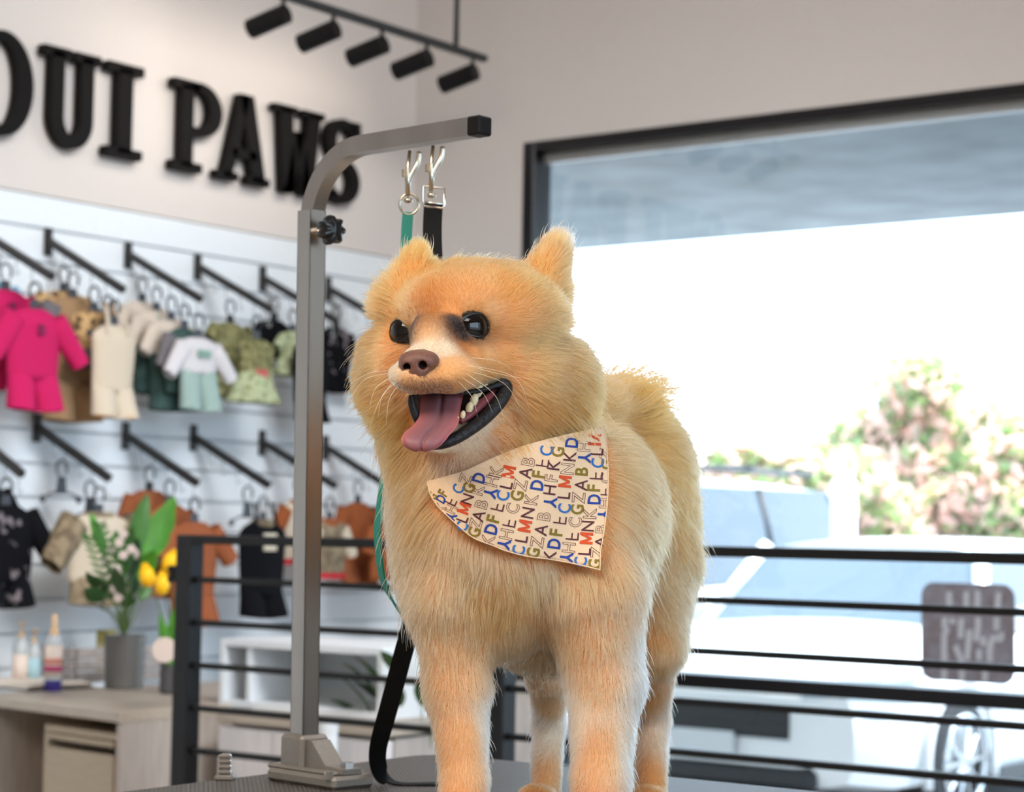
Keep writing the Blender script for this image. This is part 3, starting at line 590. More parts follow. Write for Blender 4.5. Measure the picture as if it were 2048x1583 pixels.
_glyph[('M', 1, 0)] = (np.array([(-.40, -.36), (-.21, -.36), (-.21, .36), (-.40, .36), (.21, -.36), (.40, -.36), (.40, .36), (.21, .36), (-.40, .36), (-.22, .36), (.08, -.28), (-.08, -.28), (.22, .36), (.40, .36), (.08, -.28), (-.08, -.28)]), [(0, 1, 2, 3), (4, 5, 6, 7), (8, 11, 10, 9), (12, 15, 14, 13)])
_glyph[('E', 0, 0)] = (np.array([(-.22, -.36), (-.14, -.36), (-.14, .36), (-.22, .36), (-.22, -.36), (.24, -.36), (.24, -.28), (-.22, -.28), (-.2, -.02), (.2, -.02), (.2, .055), (-.2, .055)]), [(0, 1, 2, 3), (4, 5, 6, 7), (8, 9, 10, 11)])
# letter, x, y (in the 5.12x close-up of the cloth), colour, bold, outline
ST = {'Y': (DKB, 1, 0), 'D': (DKB, 1, 0), 'C': (LTB, 0, 0), 'G': (OLV, 1, 0), 'F': (OLV, 1, 0), 'M': (RED, 1, 0), 'L': (MAR, 0, 0), 'A': (MAR, 0, 0), 'E': (MAR, 0, 0), 'N': (MAR, 0, 0), 'K': (MAR, 0, 1), 'H': (MAR, 0, 1), 'Z': (MAR, 0, 1), 'B': (MAR, 0, 1)}
LET = """G 125 670|K 210 790|D 215 700|F 235 640|Y 315 880|H 320 805|E 320 730|C 390 600|C 430 985|L 435 905|M 450 800|N 485 705|G 500 590|Z 465 500|K 590 605|D 605 485
G 555 1045|Z 570 960|A 600 875|B 630 755|Y 720 640|H 735 520|K 780 420|K 695 1120|D 730 1010|F 750 905|E 795 785|C 850 670|L 885 560|M 910 425
Y 860 1165|H 885 1065|E 915 950|c 950 800|G 995 670|Z 1030 560|A 1080 435|B 1110 320|C 1010 1230|L 1040 1110|M 1075 980|N 1105 845|K 1140 705|D 1200 560|F 1215 450|E 1255 335|C 1295 210
G 1160 1255|Z 1200 1145|A 1240 1020|B 1270 880|Y 1335 735|h 1330 610|f 1345 490|k 1370 355|G 1410 220|k 1330 1280|D 1375 1160|F 1395 1045|E 1435 920|C 1480 800|L 1475 665|M 1485 525|n 1510 395|k 1535 265|D 1555 125
Y 1500 1300|H 1525 1200|E 1560 1085|c 1590 940|G 1610 810|Z 1625 690|A 1650 560|b 1655 420|Y 1685 280|H 1680 165|C 1645 1345|L 1685 1240|M 1705 1105|N 1720 980|K 1740 850|D 1785 705|F 1780 590|E 1805 465|C 1820 335|L 1815 220|M 1790 95
G 1790 1370|Z 1815 1250|A 1845 1140|B 1850 1010|Y 1875 860|H 1890 745|E 1905 630|c 1905 490|G 1910 350|Z 1895 235"""
pool = {}
for it in LET.replace('\n', '|').split('|'):
    ch, x, y = it.split(); x, y = float(x), float(y); up = ch.upper()
    m, bd, ol = ST[up]
    if ch == 'c': ch, m, bd, ol = 'C', MAR, 0, 1
    elif ch == 'h': ch, m, bd, ol = 'H', MAR, 0, 0
    elif ch == 'f': ch, m, bd, ol = 'F', MAR, 0, 1
    elif ch == 'k': ch, m, bd, ol = 'K', MAR, 0, 0
    elif ch == 'n': ch, m, bd, ol = 'N', MAR, 0, 1
    elif ch == 'b': ch, m, bd, ol = 'B', OLV, 1, 0
    if ch == 'C' and (x, y) == (1370, 355): pass
    V, Fc = glyph(ch, bd, ol)
    ang = math.radians(78+np.interp(x, [100, 500, 900], [-24, -6, 0]) if x < 900 else 78+np.interp(x, [900, 1900], [0, 10]))
    if ch == 'Y': ang += math.pi
    sc = 36*np.interp(x, [100, 400, 700], [.72, .9, 1]); wsc = sc*np.interp(x, [100, 500], [.75, 1.]) if x < 500 else sc
    if x > 1830: sc *= .82
    vx, vy = V[:, 0]*wsc*(.82 if ch in 'MCGD' else .9), V[:, 1]*sc; ca, sa = math.cos(ang), math.sin(ang)
    px = 840+x/5.12+(vx*ca-vy*sa); py = 860+y/5.12-(vx*sa+vy*ca)
    px = np.minimum(px, np.interp(py, [852, 900, 960, 1010, 1060, 1136], [1208, 1215, 1218, 1215, 1210, 1203]))
    pool.setdefault((m.name), MB()).add(c2w(bpt(px, py, .0006)), Fc)
for k, b in pool.items(): b.build('printed_letters', bpy.data.materials[k], ban)['kind'] = 'stuff'
# ------------------------------------------------------------------ fur: strands of real length growing from the body
def tri_sample(V, Q, count, wfun):
    T = np.concatenate([Q[:, [0, 1, 2]], Q[:, [0, 2, 3]]]); a, b, c = V[T[:, 0]], V[T[:, 1]], V[T[:, 2]]
    nrm = np.cross(b-a, c-a); ar = np.linalg.norm(nrm, axis=1)/2; cen = (a+b+c)/3; nrm /= (2*ar[:, None]+1e-12)
    w = ar*wfun(cen, nrm); cum = np.cumsum(w); k = np.searchsorted(cum, RNG.random(count)*cum[-1]); k = np.minimum(k, len(T)-1)
    r1, r2 = RNG.random(count), RNG.random(count); s = np.sqrt(r1); r = np.stack([1-s, s*(1-r2), s*r2], 1)
    return a[k]*r[:, :1]+b[k]*r[:, 1:2]+c[k]*r[:, 2:]
NSTRAND = int(globals().get('FUR_N', 330000)); K = 8
def wfun(c, n):
    fac = -(n*c).sum(1)/np.linalg.norm(c, axis=1); _, _, _, _ = 0, 0, 0, 0
    head = np.clip((c[:, 1]+.03)/.02, 0, 1); face = np.exp(-((c-P(880, 700, 1.88))**2).sum(1)/.05**2)
    return np.where(fac > -.25, 1., .3)*(1+.35*head+1.6*face)
RT = tri_sample(DV, DQ, NSTRAND, wfun)
NR = sdf_grad(RT); RT = RT-NR*sdf(RT)[:, None]
keep = in_mouth(RT) > .0022
pxr = RT[:, 0]/RT[:, 2]*F+CX; pyr = CY-RT[:, 1]/RT[:, 2]*F
for (c, R, g, s_, u_) in EYECUT:
    q = RT-c; keep &= ~((((q @ s_)/(R*.82))**2+((q @ u_+.02*R)/(R*.59))**2 < 1) & (q @ g > -.3*R))
keep &= ~((pxr > 823) & (pxr < 1004) & (pyr > np.interp(pxr, LT[:, 0], LT[:, 1])+6) & (pyr < np.interp(pxr, LB[:, 0], LB[:, 1])-3) & (RT[:, 2] < 2.0))
nose_solid = np.min([f(RT) for f, k in NA], axis=0)
keep &= nose_solid > .0010
keep &= ~bandana_covers(pxr, pyr, RT) if 'bandana_covers' in globals() else True
RT, NR, pxr, pyr = RT[keep], NR[keep], pxr[keep], pyr[keep]; n = len(RT)
FL, FLIFT, FC, FD = coat(RT)
def wob(p, s, seed):
    r = np.random.default_rng(seed); o = np.zeros((len(p), 3))
    for k in range(4):
        kv = r.normal(size=(3, 3))*s; ph = r.random(3)*6.28; o += np.sin(p @ kv+ph)
    return o/4
def unit(v): return v/(np.linalg.norm(v, axis=1, keepdims=True)+1e-9)
fl = unit(FD)+wob(RT, 38, 3)*.42+wob(RT, 120, 4)*.20+RNG.normal(size=(n, 3))*.10
tg = unit(fl-NR*(fl*NR).sum(1, keepdims=True))
Ls = FL*(.72+.42*RNG.random(n)); fly = RNG.random(n) < (.012+.035*np.clip((RT[:, 1]-.095)/.03, 0, 1)); Ls[fly] *= 1.45
tuft = (np.linalg.norm(RT-P(1240, 800, 2.24), axis=1) < .045) & (RNG.random(n) < .16) & (NR[:, 1] > .2); Ls[tuft] *= 1.9; fly |= tuft
lift = np.clip(FLIFT+.10*RNG.normal(size=n), .06, .9); lift[fly] += .15
grav = np.array([0, -1., 0]); s = np.linspace(0, 1, K)
d0 = unit(tg*(1-lift)[:, None]+NR*lift[:, None]*1.15)
end = unit(tg*(1-.35*lift)[:, None]+NR*(.35*lift)[:, None]+grav*(.10+2.0*np.clip(Ls, 0, .05))[:, None])
PT = np.empty((n, K, 3)); PT[:, 0] = RT-NR*.0006
for k in range(1, K):
    u = s[k]; dr = unit(d0*(1-u)+end*u+wob(RT, 300, 9)*.10*u); PT[:, k] = PT[:, k-1]+dr*(Ls/(K-1))[:, None]
# keep strands from sinking into the body
for k in range(2, K):
    dd = sdf(PT[:, k]); low = dd < .0009
    PT[low, k] += NR[low]*(.0012-dd[low])[:, None]
# clumping: tips gather in tufts
cell = np.floor((RT+wob(RT, 60, 12)*.004)/.0045).astype(np.int64); key = (cell[:, 0]*73856093) ^ (cell[:, 1]*19349663) ^ (cell[:, 2]*83492791)
_, inv = np.unique(key, return_inverse=True); cnt = np.bincount(inv)
for k in range(2, K):
    mean = np.stack([np.bincount(inv, PT[:, k, i]) for i in range(3)], 1)/cnt[:, None]
    cl = (.26*s[k]**1.5*np.clip(Ls/.02, .25, 1)*(~fly))[:, None]; PT[:, k] = PT[:, k]*(1-cl)+mean[inv]*cl
colr = FC*(1+.14*RNG.normal(size=(n, 1)))*(1+.02*RNG.normal(size=(n, 3))); colr[:, 1] *= 1-.13*np.clip((Ls-.004)/.016, 0, 1); tone = wob(RT, 70, 21)[:, :1]*.10+1; colr = np.clip(colr*tone, .004, .95)
mst = (((pxr-848)/56)**2+((pyr-772)/24)**2 < 1) & (RT[:, 2] < 1.90) & (pyr > 752) & (RNG.random(n) < .62-.4*np.abs(pxr-845)/56); colr[mst] = np.array(lin(58, 50, 48))*(.7+.6*RNG.random((int(mst.sum()), 1)))
hc = bpy.data.hair_curves.new('fur'); hc.add_curves([K]*n)
hc.attributes['position'].data.foreach_set('vector', (c2w(PT.reshape(-1, 3))-DOGBASE).astype(np.float32).ravel())
rad = (.00023*np.clip(Ls/.018, .5, 1.15))[:, None]*np.array([.8, 1, 1, .92, .8, .62, .4, .12])[None, :K]
ra = hc.attributes.get('radius') or hc.attributes.new('radius', 'FLOAT', 'POINT'); ra.data.foreach_set('value', rad.astype(np.float32).ravel())
ca = hc.attributes.new('coat', 'FLOAT_COLOR', 'CURVE'); ca.data.foreach_set('color', np.concatenate([colr, np.ones((n, 1))], 1).astype(np.float32).ravel())
m_fur = bpy.data.materials.new('dog_fur'); m_fur.use_nodes = True; N, L = m_fur.node_tree.nodes, m_fur.node_tree.links; N.clear()
o_ = N.new('ShaderNodeOutputMaterial'); a_ = N.new('ShaderNodeAttribute'); a_.attribute_name = 'coat'
if globals().get('FUR_HAIR', 1):
    hb = N.new('ShaderNodeBsdfHairPrincipled'); hb.parametrization = 'COLOR'; hb.inputs['Roughness'].default_value = .42; hb.inputs['Radial Roughness'].default_value = .55; hb.inputs['Random Roughness'].default_value = .2
    L.new(a_.outputs['Color'], hb.inputs['Color']); L.new(hb.outputs[0], o_.inputs[0])
else:
    df = N.new('ShaderNodeBsdfDiffuse'); tl = N.new('ShaderNodeBsdfTranslucent'); mx = N.new('ShaderNodeMixShader'); mx.inputs[0].default_value = .35
    L.new(a_.outputs['Color'], df.inputs[0]); L.new(a_.outputs['Color'], tl.inputs[0]); L.new(df.outputs[0], mx.inputs[1]); L.new(tl.outputs[0], mx.inputs[2]); L.new(mx.outputs[0], o_.inputs[0])
hc.materials.append(m_fur)
fur = bpy.data.objects.new('fur', hc); COL.objects.link(fur); fur.parent = dog; fur['kind'] = 'stuff'
SC.cycles_curves.shape = 'RIBBONS'
# ------------------------------------------------------------------ grooming table, arm and leads
corner = on_z(866, 1504, TABLE_Z); TX0, TY1 = float(corner[0]), float(corner[1]); TLX, TLY = 1.07, .66
m_rubber = mat('ribbed_rubber', lin(74, 70, 68), .38, 0, .5)
N, L, b_ = nodes(m_rubber); tc = N.new('ShaderNodeTexCoord'); mp = N.new('ShaderNodeMapping'); L.new(tc.outputs['Object'], mp.inputs[0])
hs = []
for ax in 'XY':
    w = N.new('ShaderNodeTexWave'); w.wave_type = 'BANDS'; w.bands_direction = ax; w.inputs['Scale'].default_value = 44; L.new(mp.outputs[0], w.inputs[0]); hs.append(w)
mlt = N.new('ShaderNodeMath'); mlt.operation = 'MULTIPLY'; L.new(hs[0].outputs['Fac'], mlt.inputs[0]); L.new(hs[1].outputs['Fac'], mlt.inputs[1])
cr_ = N.new('ShaderNodeMix'); cr_.data_type = 'RGBA'; cr_.inputs[6].default_value = (*lin(26, 24, 23), 1); cr_.inputs[7].default_value = (*lin(128, 121, 116), 1); rp_ = N.new('ShaderNodeMapRange'); rp_.inputs[1].default_value = .2; rp_.inputs[2].default_value = .45; L.new(mlt.outputs[0], rp_.inputs[0]); L.new(rp_.outputs[0], cr_.inputs[0]); L.new(cr_.outputs[2], b_.inputs['Base Color'])
bp = N.new('ShaderNodeBump'); bp.inputs['Strength'].default_value = .7; bp.inputs['Distance'].default_value = .002; L.new(mlt.outputs[0], bp.inputs['Height']); L.new(bp.outputs[0], b_.inputs['Normal'])
m_edge = mat('black_edge_trim', lin(22, 20, 20), .5, 0, .2)
m_steel = noisy(mat('brushed_steel', lin(182, 174, 166), .28, 1.0), 30, .06, stretch=(1, 1, .06), bump=.05)
m_chrome = mat('chrome', lin(214, 208, 200), .16, 1.0); m_cast = noisy(mat('cast_aluminium', lin(150, 145, 138), .5, .7), 250, .06, bump=.12)
def rrect(x0, x1, y0, y1, r, n=10):
    out = []
    for cx, cy, a0 in ((x1-r, y1-r, 0), (x0+r, y1-r, 90), (x0+r, y0+r, 180), (x1-r, y0+r, 270)):
        for k in range(n+1): a = math.radians(a0+90*k/n); out.append((cx+r*math.cos(a), cy+r*math.sin(a)))
    return out
tb = thing('grooming_table', 'grooming table with black ribbed rubber top and dark edge under the dog', 'table', (TX0+TLX/2, TY1-TLY/2, 0))
pl = rrect(TX0, TX0+TLX, TY1-TLY, TY1, .05); pi_ = rrect(TX0+.006, TX0+TLX-.006, TY1-TLY+.006, TY1-.006, .046)
MB().prism(pi_, lambda x, y: (x, y, TABLE_Z-.004), lambda x, y: (x, y, TABLE_Z)).build('mat_top', m_rubber, tb)
MB().prism(pl, lambda x, y: (x, y, TABLE_Z-.034), lambda x, y: (x, y, TABLE_Z-.0015)).build('edge_trim', m_edge, tb)
for sx in (.09, TLX-.09):
    for sy in (.08, TLY-.08):
        MB().tube([(TX0+sx, TY1-TLY+sy, .0), (TX0+sx, TY1-TLY+sy, TABLE_Z-.03)], .014, square=True).build('leg', m_steel, tb)
# clamp jaw on the table edge
cj = on_z(487, 1562, TABLE_Z); cj[0] = TX0+.008
ck = thing('edge_clamp', 'small ridged metal clamp jaw on the rear table edge', 'clamp', (cj[0], cj[1], TABLE_Z))
fr_ = frame((R_[0], R_[1], 0)); b = MB()
b.box(cj+np.array([0, 0, .003]), (.022, .026, .006), fr_, .0015); b.box(cj+np.array([0, 0, .017]), (.013, .014, .026), fr_, .002)
b.build('clamp_body', m_cast, ck)
for k in range(4): MB().box(cj+np.array([0, 0, .010+.0062*k])-fr_[:, 1]*(-.0)-M3[:, 2]*.008, (.015, .006, .0032), fr_, .001).build('clamp_rib', m_chrome, ck)

# arm: bracket, outer post, inner bent tube
ax_ = c2w(np.array([.70, 0, -.71]))-CAM; ax_[2] = 0; ax_ /= np.linalg.norm(ax_); ay_ = np.array([-ax_[1], ax_[0], 0])
pb = at(608, 1520, 2.43); pz = np.array([0, 0, 1.])
RA = np.stack([ax_, ay_, pz], 1)
arm = thing('grooming_stand', 'steel grooming post with a bent square tube over the dog', 'post', (pb[0], pb[1], TABLE_Z))
base = np.array([pb[0], pb[1], TABLE_Z])
topo = at(624, 422, 2.43); zt = float(topo[2]); lean = np.array([topo[0]-pb[0], topo[1]-pb[1], 0])*(1/(zt-TABLE_Z))
def up_(z): return np.array([pb[0], pb[1], 0])+lean*(z-TABLE_Z)+np.array([0, 0, z])
so_ = .0118; si_ = .0100
# hollow outer tube: four walls so that its open top shows
b = MB(); zb = TABLE_Z+.012
for sx, sy, w, h in ((1, 0, .0016, 2*so_), (-1, 0, .0016, 2*so_), (0, 1, 2*so_, .0016), (0, -1, 2*so_, .0016)):
    o = ax_*sx*(so_-.0008)+ay_*sy*(so_-.0008); b.tube([up_(zb)+o, up_(zt)+o], .5, square=True) if 0 else None
    V = []
    for zz in (zb, zt):
        for dx, dy in ((-w/2, -h/2), (w/2, -h/2), (w/2, h/2), (-w/2, h/2)): V.append(up_(zz)+o+ax_*dx+ay_*dy)
    b.add(V, [(3, 2, 1, 0), (4, 5, 6, 7), (0, 1, 5, 4), (1, 2, 6, 5), (2, 3, 7, 6), (3, 0, 4, 7)])
b.build('outer_post', m_steel, arm)
e1 = at(964, 252, 2.255); bend_r = .085; zbar = float(e1[2])
hor = e1-up_(zt); hor[2] = 0; Lh = np.linalg.norm(hor); hd = hor/Lh
pts = [up_(zt-.25), up_(zt), up_(zbar-bend_r-.0)]
cx0 = up_(zbar-bend_r)
for k in range(1, 13):
    a = math.pi/2*k/12; pts.append(cx0+hd*bend_r*(1-math.cos(a))+np.array([0, 0, bend_r*math.sin(a)]))
pts.append(e1-hd*.012+np.array([0, 0, 0])); 
for q in pts[-2:]: q[2] = q[2]
MB().tube(pts, si_, square=True, up=tuple(np.array([-hd[1], hd[0], 0]))).build('bent_tube', m_steel, arm, auto=40)
MB().box(e1-hd*.004, (.020, .0212, .0212), np.stack([hd, np.array([-hd[1], hd[0], 0]), pz], 1), .002).build('end_cap', m_black, arm)
# star knob with its screw on the right face of the post
kp = at(668, 465, 2.40); kd = kp-up_(float(kp[2])); kd[2] = 0; kd = ax_*1.0
kb = up_(float(at(640, 466, 2.43)[2]))+ax_*so_
MB().tube([kb-ax_*.002, kb+ax_*.022], .0045, 12).build('screw', m_chrome, arm, smooth=True)
MB().tube([kb, kb+ax_*.006], .0075, 12).build('threaded_boss', m_chrome, arm)
b = MB(); n = 56; prof = []
for (rr, zz) in ((.60, .014), (.9, .016), (1, .021), (1, .027), (.9, .032), (.5, .035)): prof.append((rr, zz))
V = []; Fq = []
for (rr, zz) in prof:
    for k in range(n):
        a = 2*math.pi*k/n; r = .0155*(1+.16*math.cos(7*a))*rr; V.append(kb+ax_*zz+ay_*r*math.cos(a)+pz*r*math.sin(a))
for i in range(len(prof)-1):
    for k in range(n): Fq.append((i*n+k, i*n+(k+1) % n, (i+1)*n+(k+1) % n, (i+1)*n+k))
Fq += [tuple(range(n-1, -1, -1)), tuple(range((len(prof)-1)*n, len(prof)*n))]
b.add(V, Fq).build('star_knob', mat('black_plastic', lin(20, 19, 20), .25), arm, auto=35)
# cast bracket: foot plate, socket, sloped web, bolt
b = MB(); b.box(base+ax_*.030+pz*.0075, (.125, .062, .015), RA, .004); b.box(base+ax_*.02+pz*.0165, (.150-.03, .05, .006), RA, .003); b.build('foot_plate', m_cast, arm)
MB().box(base+pz*.034, (.042, .042, .042), RA, .004).build('socket', m_cast, arm)
web = [(.018, .016), (.018, .050), (.030, .050), (.056, .024), (.088, .022), (.088, .016)]
MB().prism(web, lambda x, z: base+ax_*x-ay_*.014+pz*z, lambda x, z: base+ax_*x+ay_*.014+pz*z).build('web', m_cast, arm)
MB().tube([base+ax_*.078+pz*.016, base+ax_*.078+pz*.029], .008, 6).build('bolt', m_chrome, arm)
MB().tube([base+ax_*.082-ay_*.03+pz*.012, base+ax_*.082-ay_*.03+pz*.021], .0055, 12).build('bolt', m_chrome, arm)

# leads hanging from the bar: snap hook, ring or buckle, strap
m_teal = noisy(mat('teal_webbing', lin(14, 122, 108), .6), 900, .2, bump=.3); m_bstrap = noisy(mat('black_webbing', lin(12, 11, 11), .7, 0, .2), 900, .2, bump=.3)
m_nickel = mat('nickel', lin(196, 186, 168), .22, 1.0)
def snap(parent, px, ytop, yring, d, mirror=1):
    """bolt snap hanging at pixel column px: shank, hook curving up to the right, thumb lever, swivel"""
    s = d/F; up3 = np.array([0, 0, 1.]); rt3 = np.array([R_[0], R_[1], 0]); rt3 /= np.linalg.norm(rt3); o = at(px, 0, d); o = at(px, yring, d)
    def q(x, y): return o+rt3*(x-px)*s+up3*(yring-y)*s
    body = MB().tube([q(px+3, ytop-6), q(px, ytop+30), q(px, ytop+48), q(px+1, ytop+86)], [3.4*s, 4*s, 6.4*s, 5.0*s], 12)
    body.build('hook_shank', m_nickel, parent, smooth=True)
    MB().tube(smooth_path([q(px, ytop+60), q(px+6, ytop+46), q(px+13, ytop+32), q(px+20, ytop+16), q(px+22, ytop-4)], 16), [5.5*s]*10+[5*s]*6, 10).build('hook', m_nickel, parent, smooth=True)
    MB().box(q(px-9, ytop+40), (6*s, 6*s, 15*s), np.stack([rt3, np.cross(up3, rt3), up3], 1), 1.5*s).build('thumb_lever', m_nickel, parent)
    MB().lathe([(3.5*s, 0), (9*s, 3*s), (9*s, 8*s), (4*s, 12*s)], q(px+2, ytop+100), 14).build('swivel', m_nickel, parent, smooth=True)
    return q, s, rt3, up3
def ribbon(name, path, width, thick, m, parent, wdir=None, n=60):
    """flat webbing strap along path; wdir is its width direction"""
    Q = smooth_path(path, n); wd_ = smooth_path(wdir, n) if wdir is not None else None; V = []; m_ = len(Q)
    for i in range(m_):
        t = Q[min(i+1, m_-1)]-Q[max(i-1, 0)]; t /= np.linalg.norm(t)+1e-9; w = wd_[i]; w = w-t*(w @ t); w /= np.linalg.norm(w)+1e-9; u = np.cross(t, w)
        V += [Q[i]-w*width/2-u*thick/2, Q[i]+w*width/2-u*thick/2, Q[i]+w*width/2+u*thick/2, Q[i]-w*width/2+u*thick/2]
    Fs = [(i*4+k, i*4+(k+1) % 4, i*4+4+(k+1) % 4, i*4+4+k) for i in range(m_-1) for k in range(4)]+[(3, 2, 1, 0), tuple((m_-1)*4+k for k in range(4))]
    return MB().add(V, Fs).build(name, m, parent, auto=50)
dl = 2.325; p0 = at(816, 300, dl)
teal = thing('grooming_lead', 'teal webbing lead with a round ring and nickel snap hook', 'leash', p0)
q, s, rt3, up3 = snap(teal, 814, 306, 420, dl)
pts = [q(818+19*math.cos(a), 408+21*math.sin(a)) for a in np.linspace(0, 2*math.pi, 29)]
MB().tube(pts, 2.6*s, 8, cap=False).build('ring', m_nickel, teal, smooth=True)
dr_ = [rt3]*8
ribbon('strap', [q(816, 424), q(814, 470), q(812, 560), at(800, 700, 2.30), at(778, 900, 2.24), at(757, 1040, 2.20), at(757, 1100, 2.19), at(768, 1165, 2.19), at(800, 1222, 2.20), at(850, 1260, 2.25)], 22*s, .0022, m_teal, teal, [rt3, rt3, rt3, rt3, rt3*.8-M3[:, 2]*.5, rt3*.55-M3[:, 2]*.8, rt3*.5-M3[:, 2]*.8, rt3*.5-M3[:, 2]*.7-up3*.3, rt3*.4-M3[:, 2]*.6-up3*.6, rt3*.4-M3[:, 2]*.6-up3*.6], 90)
d2 = 2.30; p1 = at(866, 300, d2)
blk = thing('grooming_lead', 'black webbing lead with a square buckle, its loop trailing on the mat', 'leash', p1)
q, s, rt3, up3 = snap(blk, 861, 296, 400, d2)
pts = [q(x, y) for x, y in ((845, 372), (888, 376), (889, 412), (884, 416), (848, 412), (845, 400), (845, 372))]
MB().tube(pts, 2.7*s, 8, cap=False).build('buckle', m_chrome, blk, smooth=True)
MB().tube([q(846, 404), q(888, 408)], 2.6*s, 8).build('buckle_bar', m_chrome, blk, smooth=True)
fwd_ = M3[:, 2].copy(); fwd_[2] = 0; fwd_ /= np.linalg.norm(fwd_)
zt_ = TABLE_Z+.0012
def tz(px, py): r_ = on_z(px, py, zt_); return r_
path = [q(867, 408), q(866, 470), at(868, 600, 2.27), at(866, 900, 2.27), at(850, 1120, 2.27), at(824, 1240, 2.30), at(800, 1330, 2.325), at(776, 1420, 2.35), at(757, 1490, 2.375), at(757, 1530, 2.395), at(772, 1556, 2.41), tz(800, 1567)+0*pz, tz(860, 1567), tz(940, 1567)]
wds = [rt3]*4+[rt3*.95-fwd_*.2, rt3*.9-fwd_*.3, rt3*.9-fwd_*.2, rt3*.9-fwd_*.1, rt3*.75+fwd_*.3, rt3*.6+fwd_*.6, rt3*.4+fwd_*.8, rt3*.1+fwd_, fwd_, fwd_]
ribbon('strap', path, 38*s, .0020, m_bstrap, blk, wds, 120)
# ------------------------------------------------------------------ railing
YR = float(at(480, 1042, 4.76)[1])
def rz(py): return float(on_y(480, py, YR)[2])
rail = thing('metal_railing', 'black metal railing with thin horizontal bars in front of the window', 'railing', (on_y(1005, 1100, YR)[0], YR, 0))
xl = float(on_y(380, 1100, YR)[0]); xr_ = XR-.02; xp2 = float(on_y(1006, 1100, YR)[0])
zt0, zt1 = rz(1089), rz(1071)
MB().box(((xl+xr_)/2, YR, (zt0+zt1)/2), (xr_-xl, .045, zt1-zt0), bevel=.002).build('top_rail', m_blackm, rail)
for k in range(10):
    zz = rz(1162+87*k)
    if zz > .06: MB().box(((xl+xr_)/2, YR, zz), (xr_-xl, .020, .0135), bevel=.002).build('bar', m_blackm, rail)
for x in (xl, xp2, xp2+2.4):
    p = MB().box((x, YR, zt1/2), (.048, .048, zt1), bevel=.003).build('post', m_blackm, rail)
    MB().box((x, YR, .006), (.12, .10, .012), bevel=.002).build('foot_plate', m_blackm, rail)
la = MB().box((xl-.036, YR-.005, rz(1152)), (.040, .03, .040), bevel=.004).build('latch', m_black, rail)
m_brass = mat('brass', lin(190, 140, 60), .3, 1.0)
MB().tube([(xl-.045, YR-.018, rz(1152)), (xl-.045, YR-.026, rz(1152))], .005, 10).build('latch_screw', m_brass, la)
# gate leaf left of the post is open; only the post shows

# ------------------------------------------------------------------ wall sign: slab serif letters
m_sign = mat('black_letter', lin(20, 18, 18), .7, 0, .15)
SX = XW+.012; TH = .035
def wy(px, py): return float(on_x(px, py, SX)[1])
def wz(px, py): return float(on_x(px, py, SX)[2])
ztop = np.mean([wz(88, 94), wz(238, 127), wz(350, 162), wz(560, 212)]); zbot = np.mean([wz(230, 316), wz(362, 344), wz(440, 358), wz(500, 374)])
class Letter:
    def __init__(s, y0, y1): s.y0, s.y1, s.b = y0, y1, MB()
    def poly(s, pts):
        f = lambda x: (lambda u, v: (x, s.y0+(s.y1-s.y0)*u, zbot+(ztop-zbot)*v)); s.b.prism(pts, f(SX), f(SX+TH)); return s
    def bar(s, x0, y0, x1, y1, w):
        """stroke with horizontal ends"""
        return s.poly([(x0-w/2, y0), (x0+w/2, y0), (x1+w/2, y1), (x1-w/2, y1)])
    def rect(s, x0, y0, x1, y1): return s.poly([(x0, y0), (x1, y0), (x1, y1), (x0, y1)])
    def ring(s, cx, cy, rx, ry, tx, ty, a0, a1, n=28):
        A = [math.radians(a0+(a1-a0)*k/n) for k in range(n+1)]
        for a, b in zip(A[:-1], A[1:]):
            s.poly([(cx+rx*math.cos(a), cy+ry*math.sin(a)), (cx+rx*math.cos(b), cy+ry*math.sin(b)), (cx+(rx-tx)*math.cos(b), cy+(ry-ty)*math.sin(b)), (cx+(rx-tx)*math.cos(a), cy+(ry-ty)*math.sin(a))][::-1])
        return s
    def done(s, label):
        me = s.b; c = (SX, (s.y0+s.y1)/2, zbot); o = me.build('sign_letter', m_sign, loc=c)
        bm = bmesh.new(); bm.from_mesh(o.data); bmesh.ops.remove_doubles(bm, verts=bm.verts, dist=1e-4); bmesh.ops.recalc_face_normals(bm, faces=bm.faces); bm.to_mesh(o.data); bm.free()
        tag(o, label, 'sign letter', 'black sign letters on the shop wall'); return o
ym = 250
yO1 = wy(53, 170); hO = yO1-wy(-72, 150)
L_ = Letter(wy(-72, 150), yO1); L_.ring(.5, .5, .5, .53, .25, .10, 0, 360, 48); L_.done('black serif letter O at the start of the wall sign')
L_ = Letter(wy(72, 200), wy(186, 205)); L_.rect(.14, .30, .36, .96).rect(.66, .30, .88, .96).rect(.0, .90, .48, 1).rect(.54, .90, 1, 1).ring(.51, .30, .37, .32, .22, .14, 180, 360); L_.done('black serif letter U between O and I on the wall sign')
L_ = Letter(wy(200, 220), wy(272, 225)); L_.rect(.30, .05, .70, .95).rect(0, .90, 1, 1).rect(0, 0, 1, .10); L_.done('black serif letter I ending the first word of the wall sign')
L_ = Letter(wy(333, 255), wy(430, 260)); L_.rect(.16, .05, .40, .95).rect(0, 0, .60, .10).rect(0, .90, .5, 1).rect(.38, .90, .55, 1).rect(.38, .40, .55, .50).ring(.53, .70, .47, .30, .25, .10, -90, 90); L_.done('black serif letter P starting the second word of the wall sign')
L_ = Letter(wy(421, 275), wy(527, 290)); L_.bar(.20, .03, .50, 1, .17).bar(.80, .03, .53, 1, .25).rect(.28, .27, .74, .37).rect(0, 0, .40, .09).rect(.58, 0, 1, .09); L_.done('black serif letter A between P and W on the wall sign')
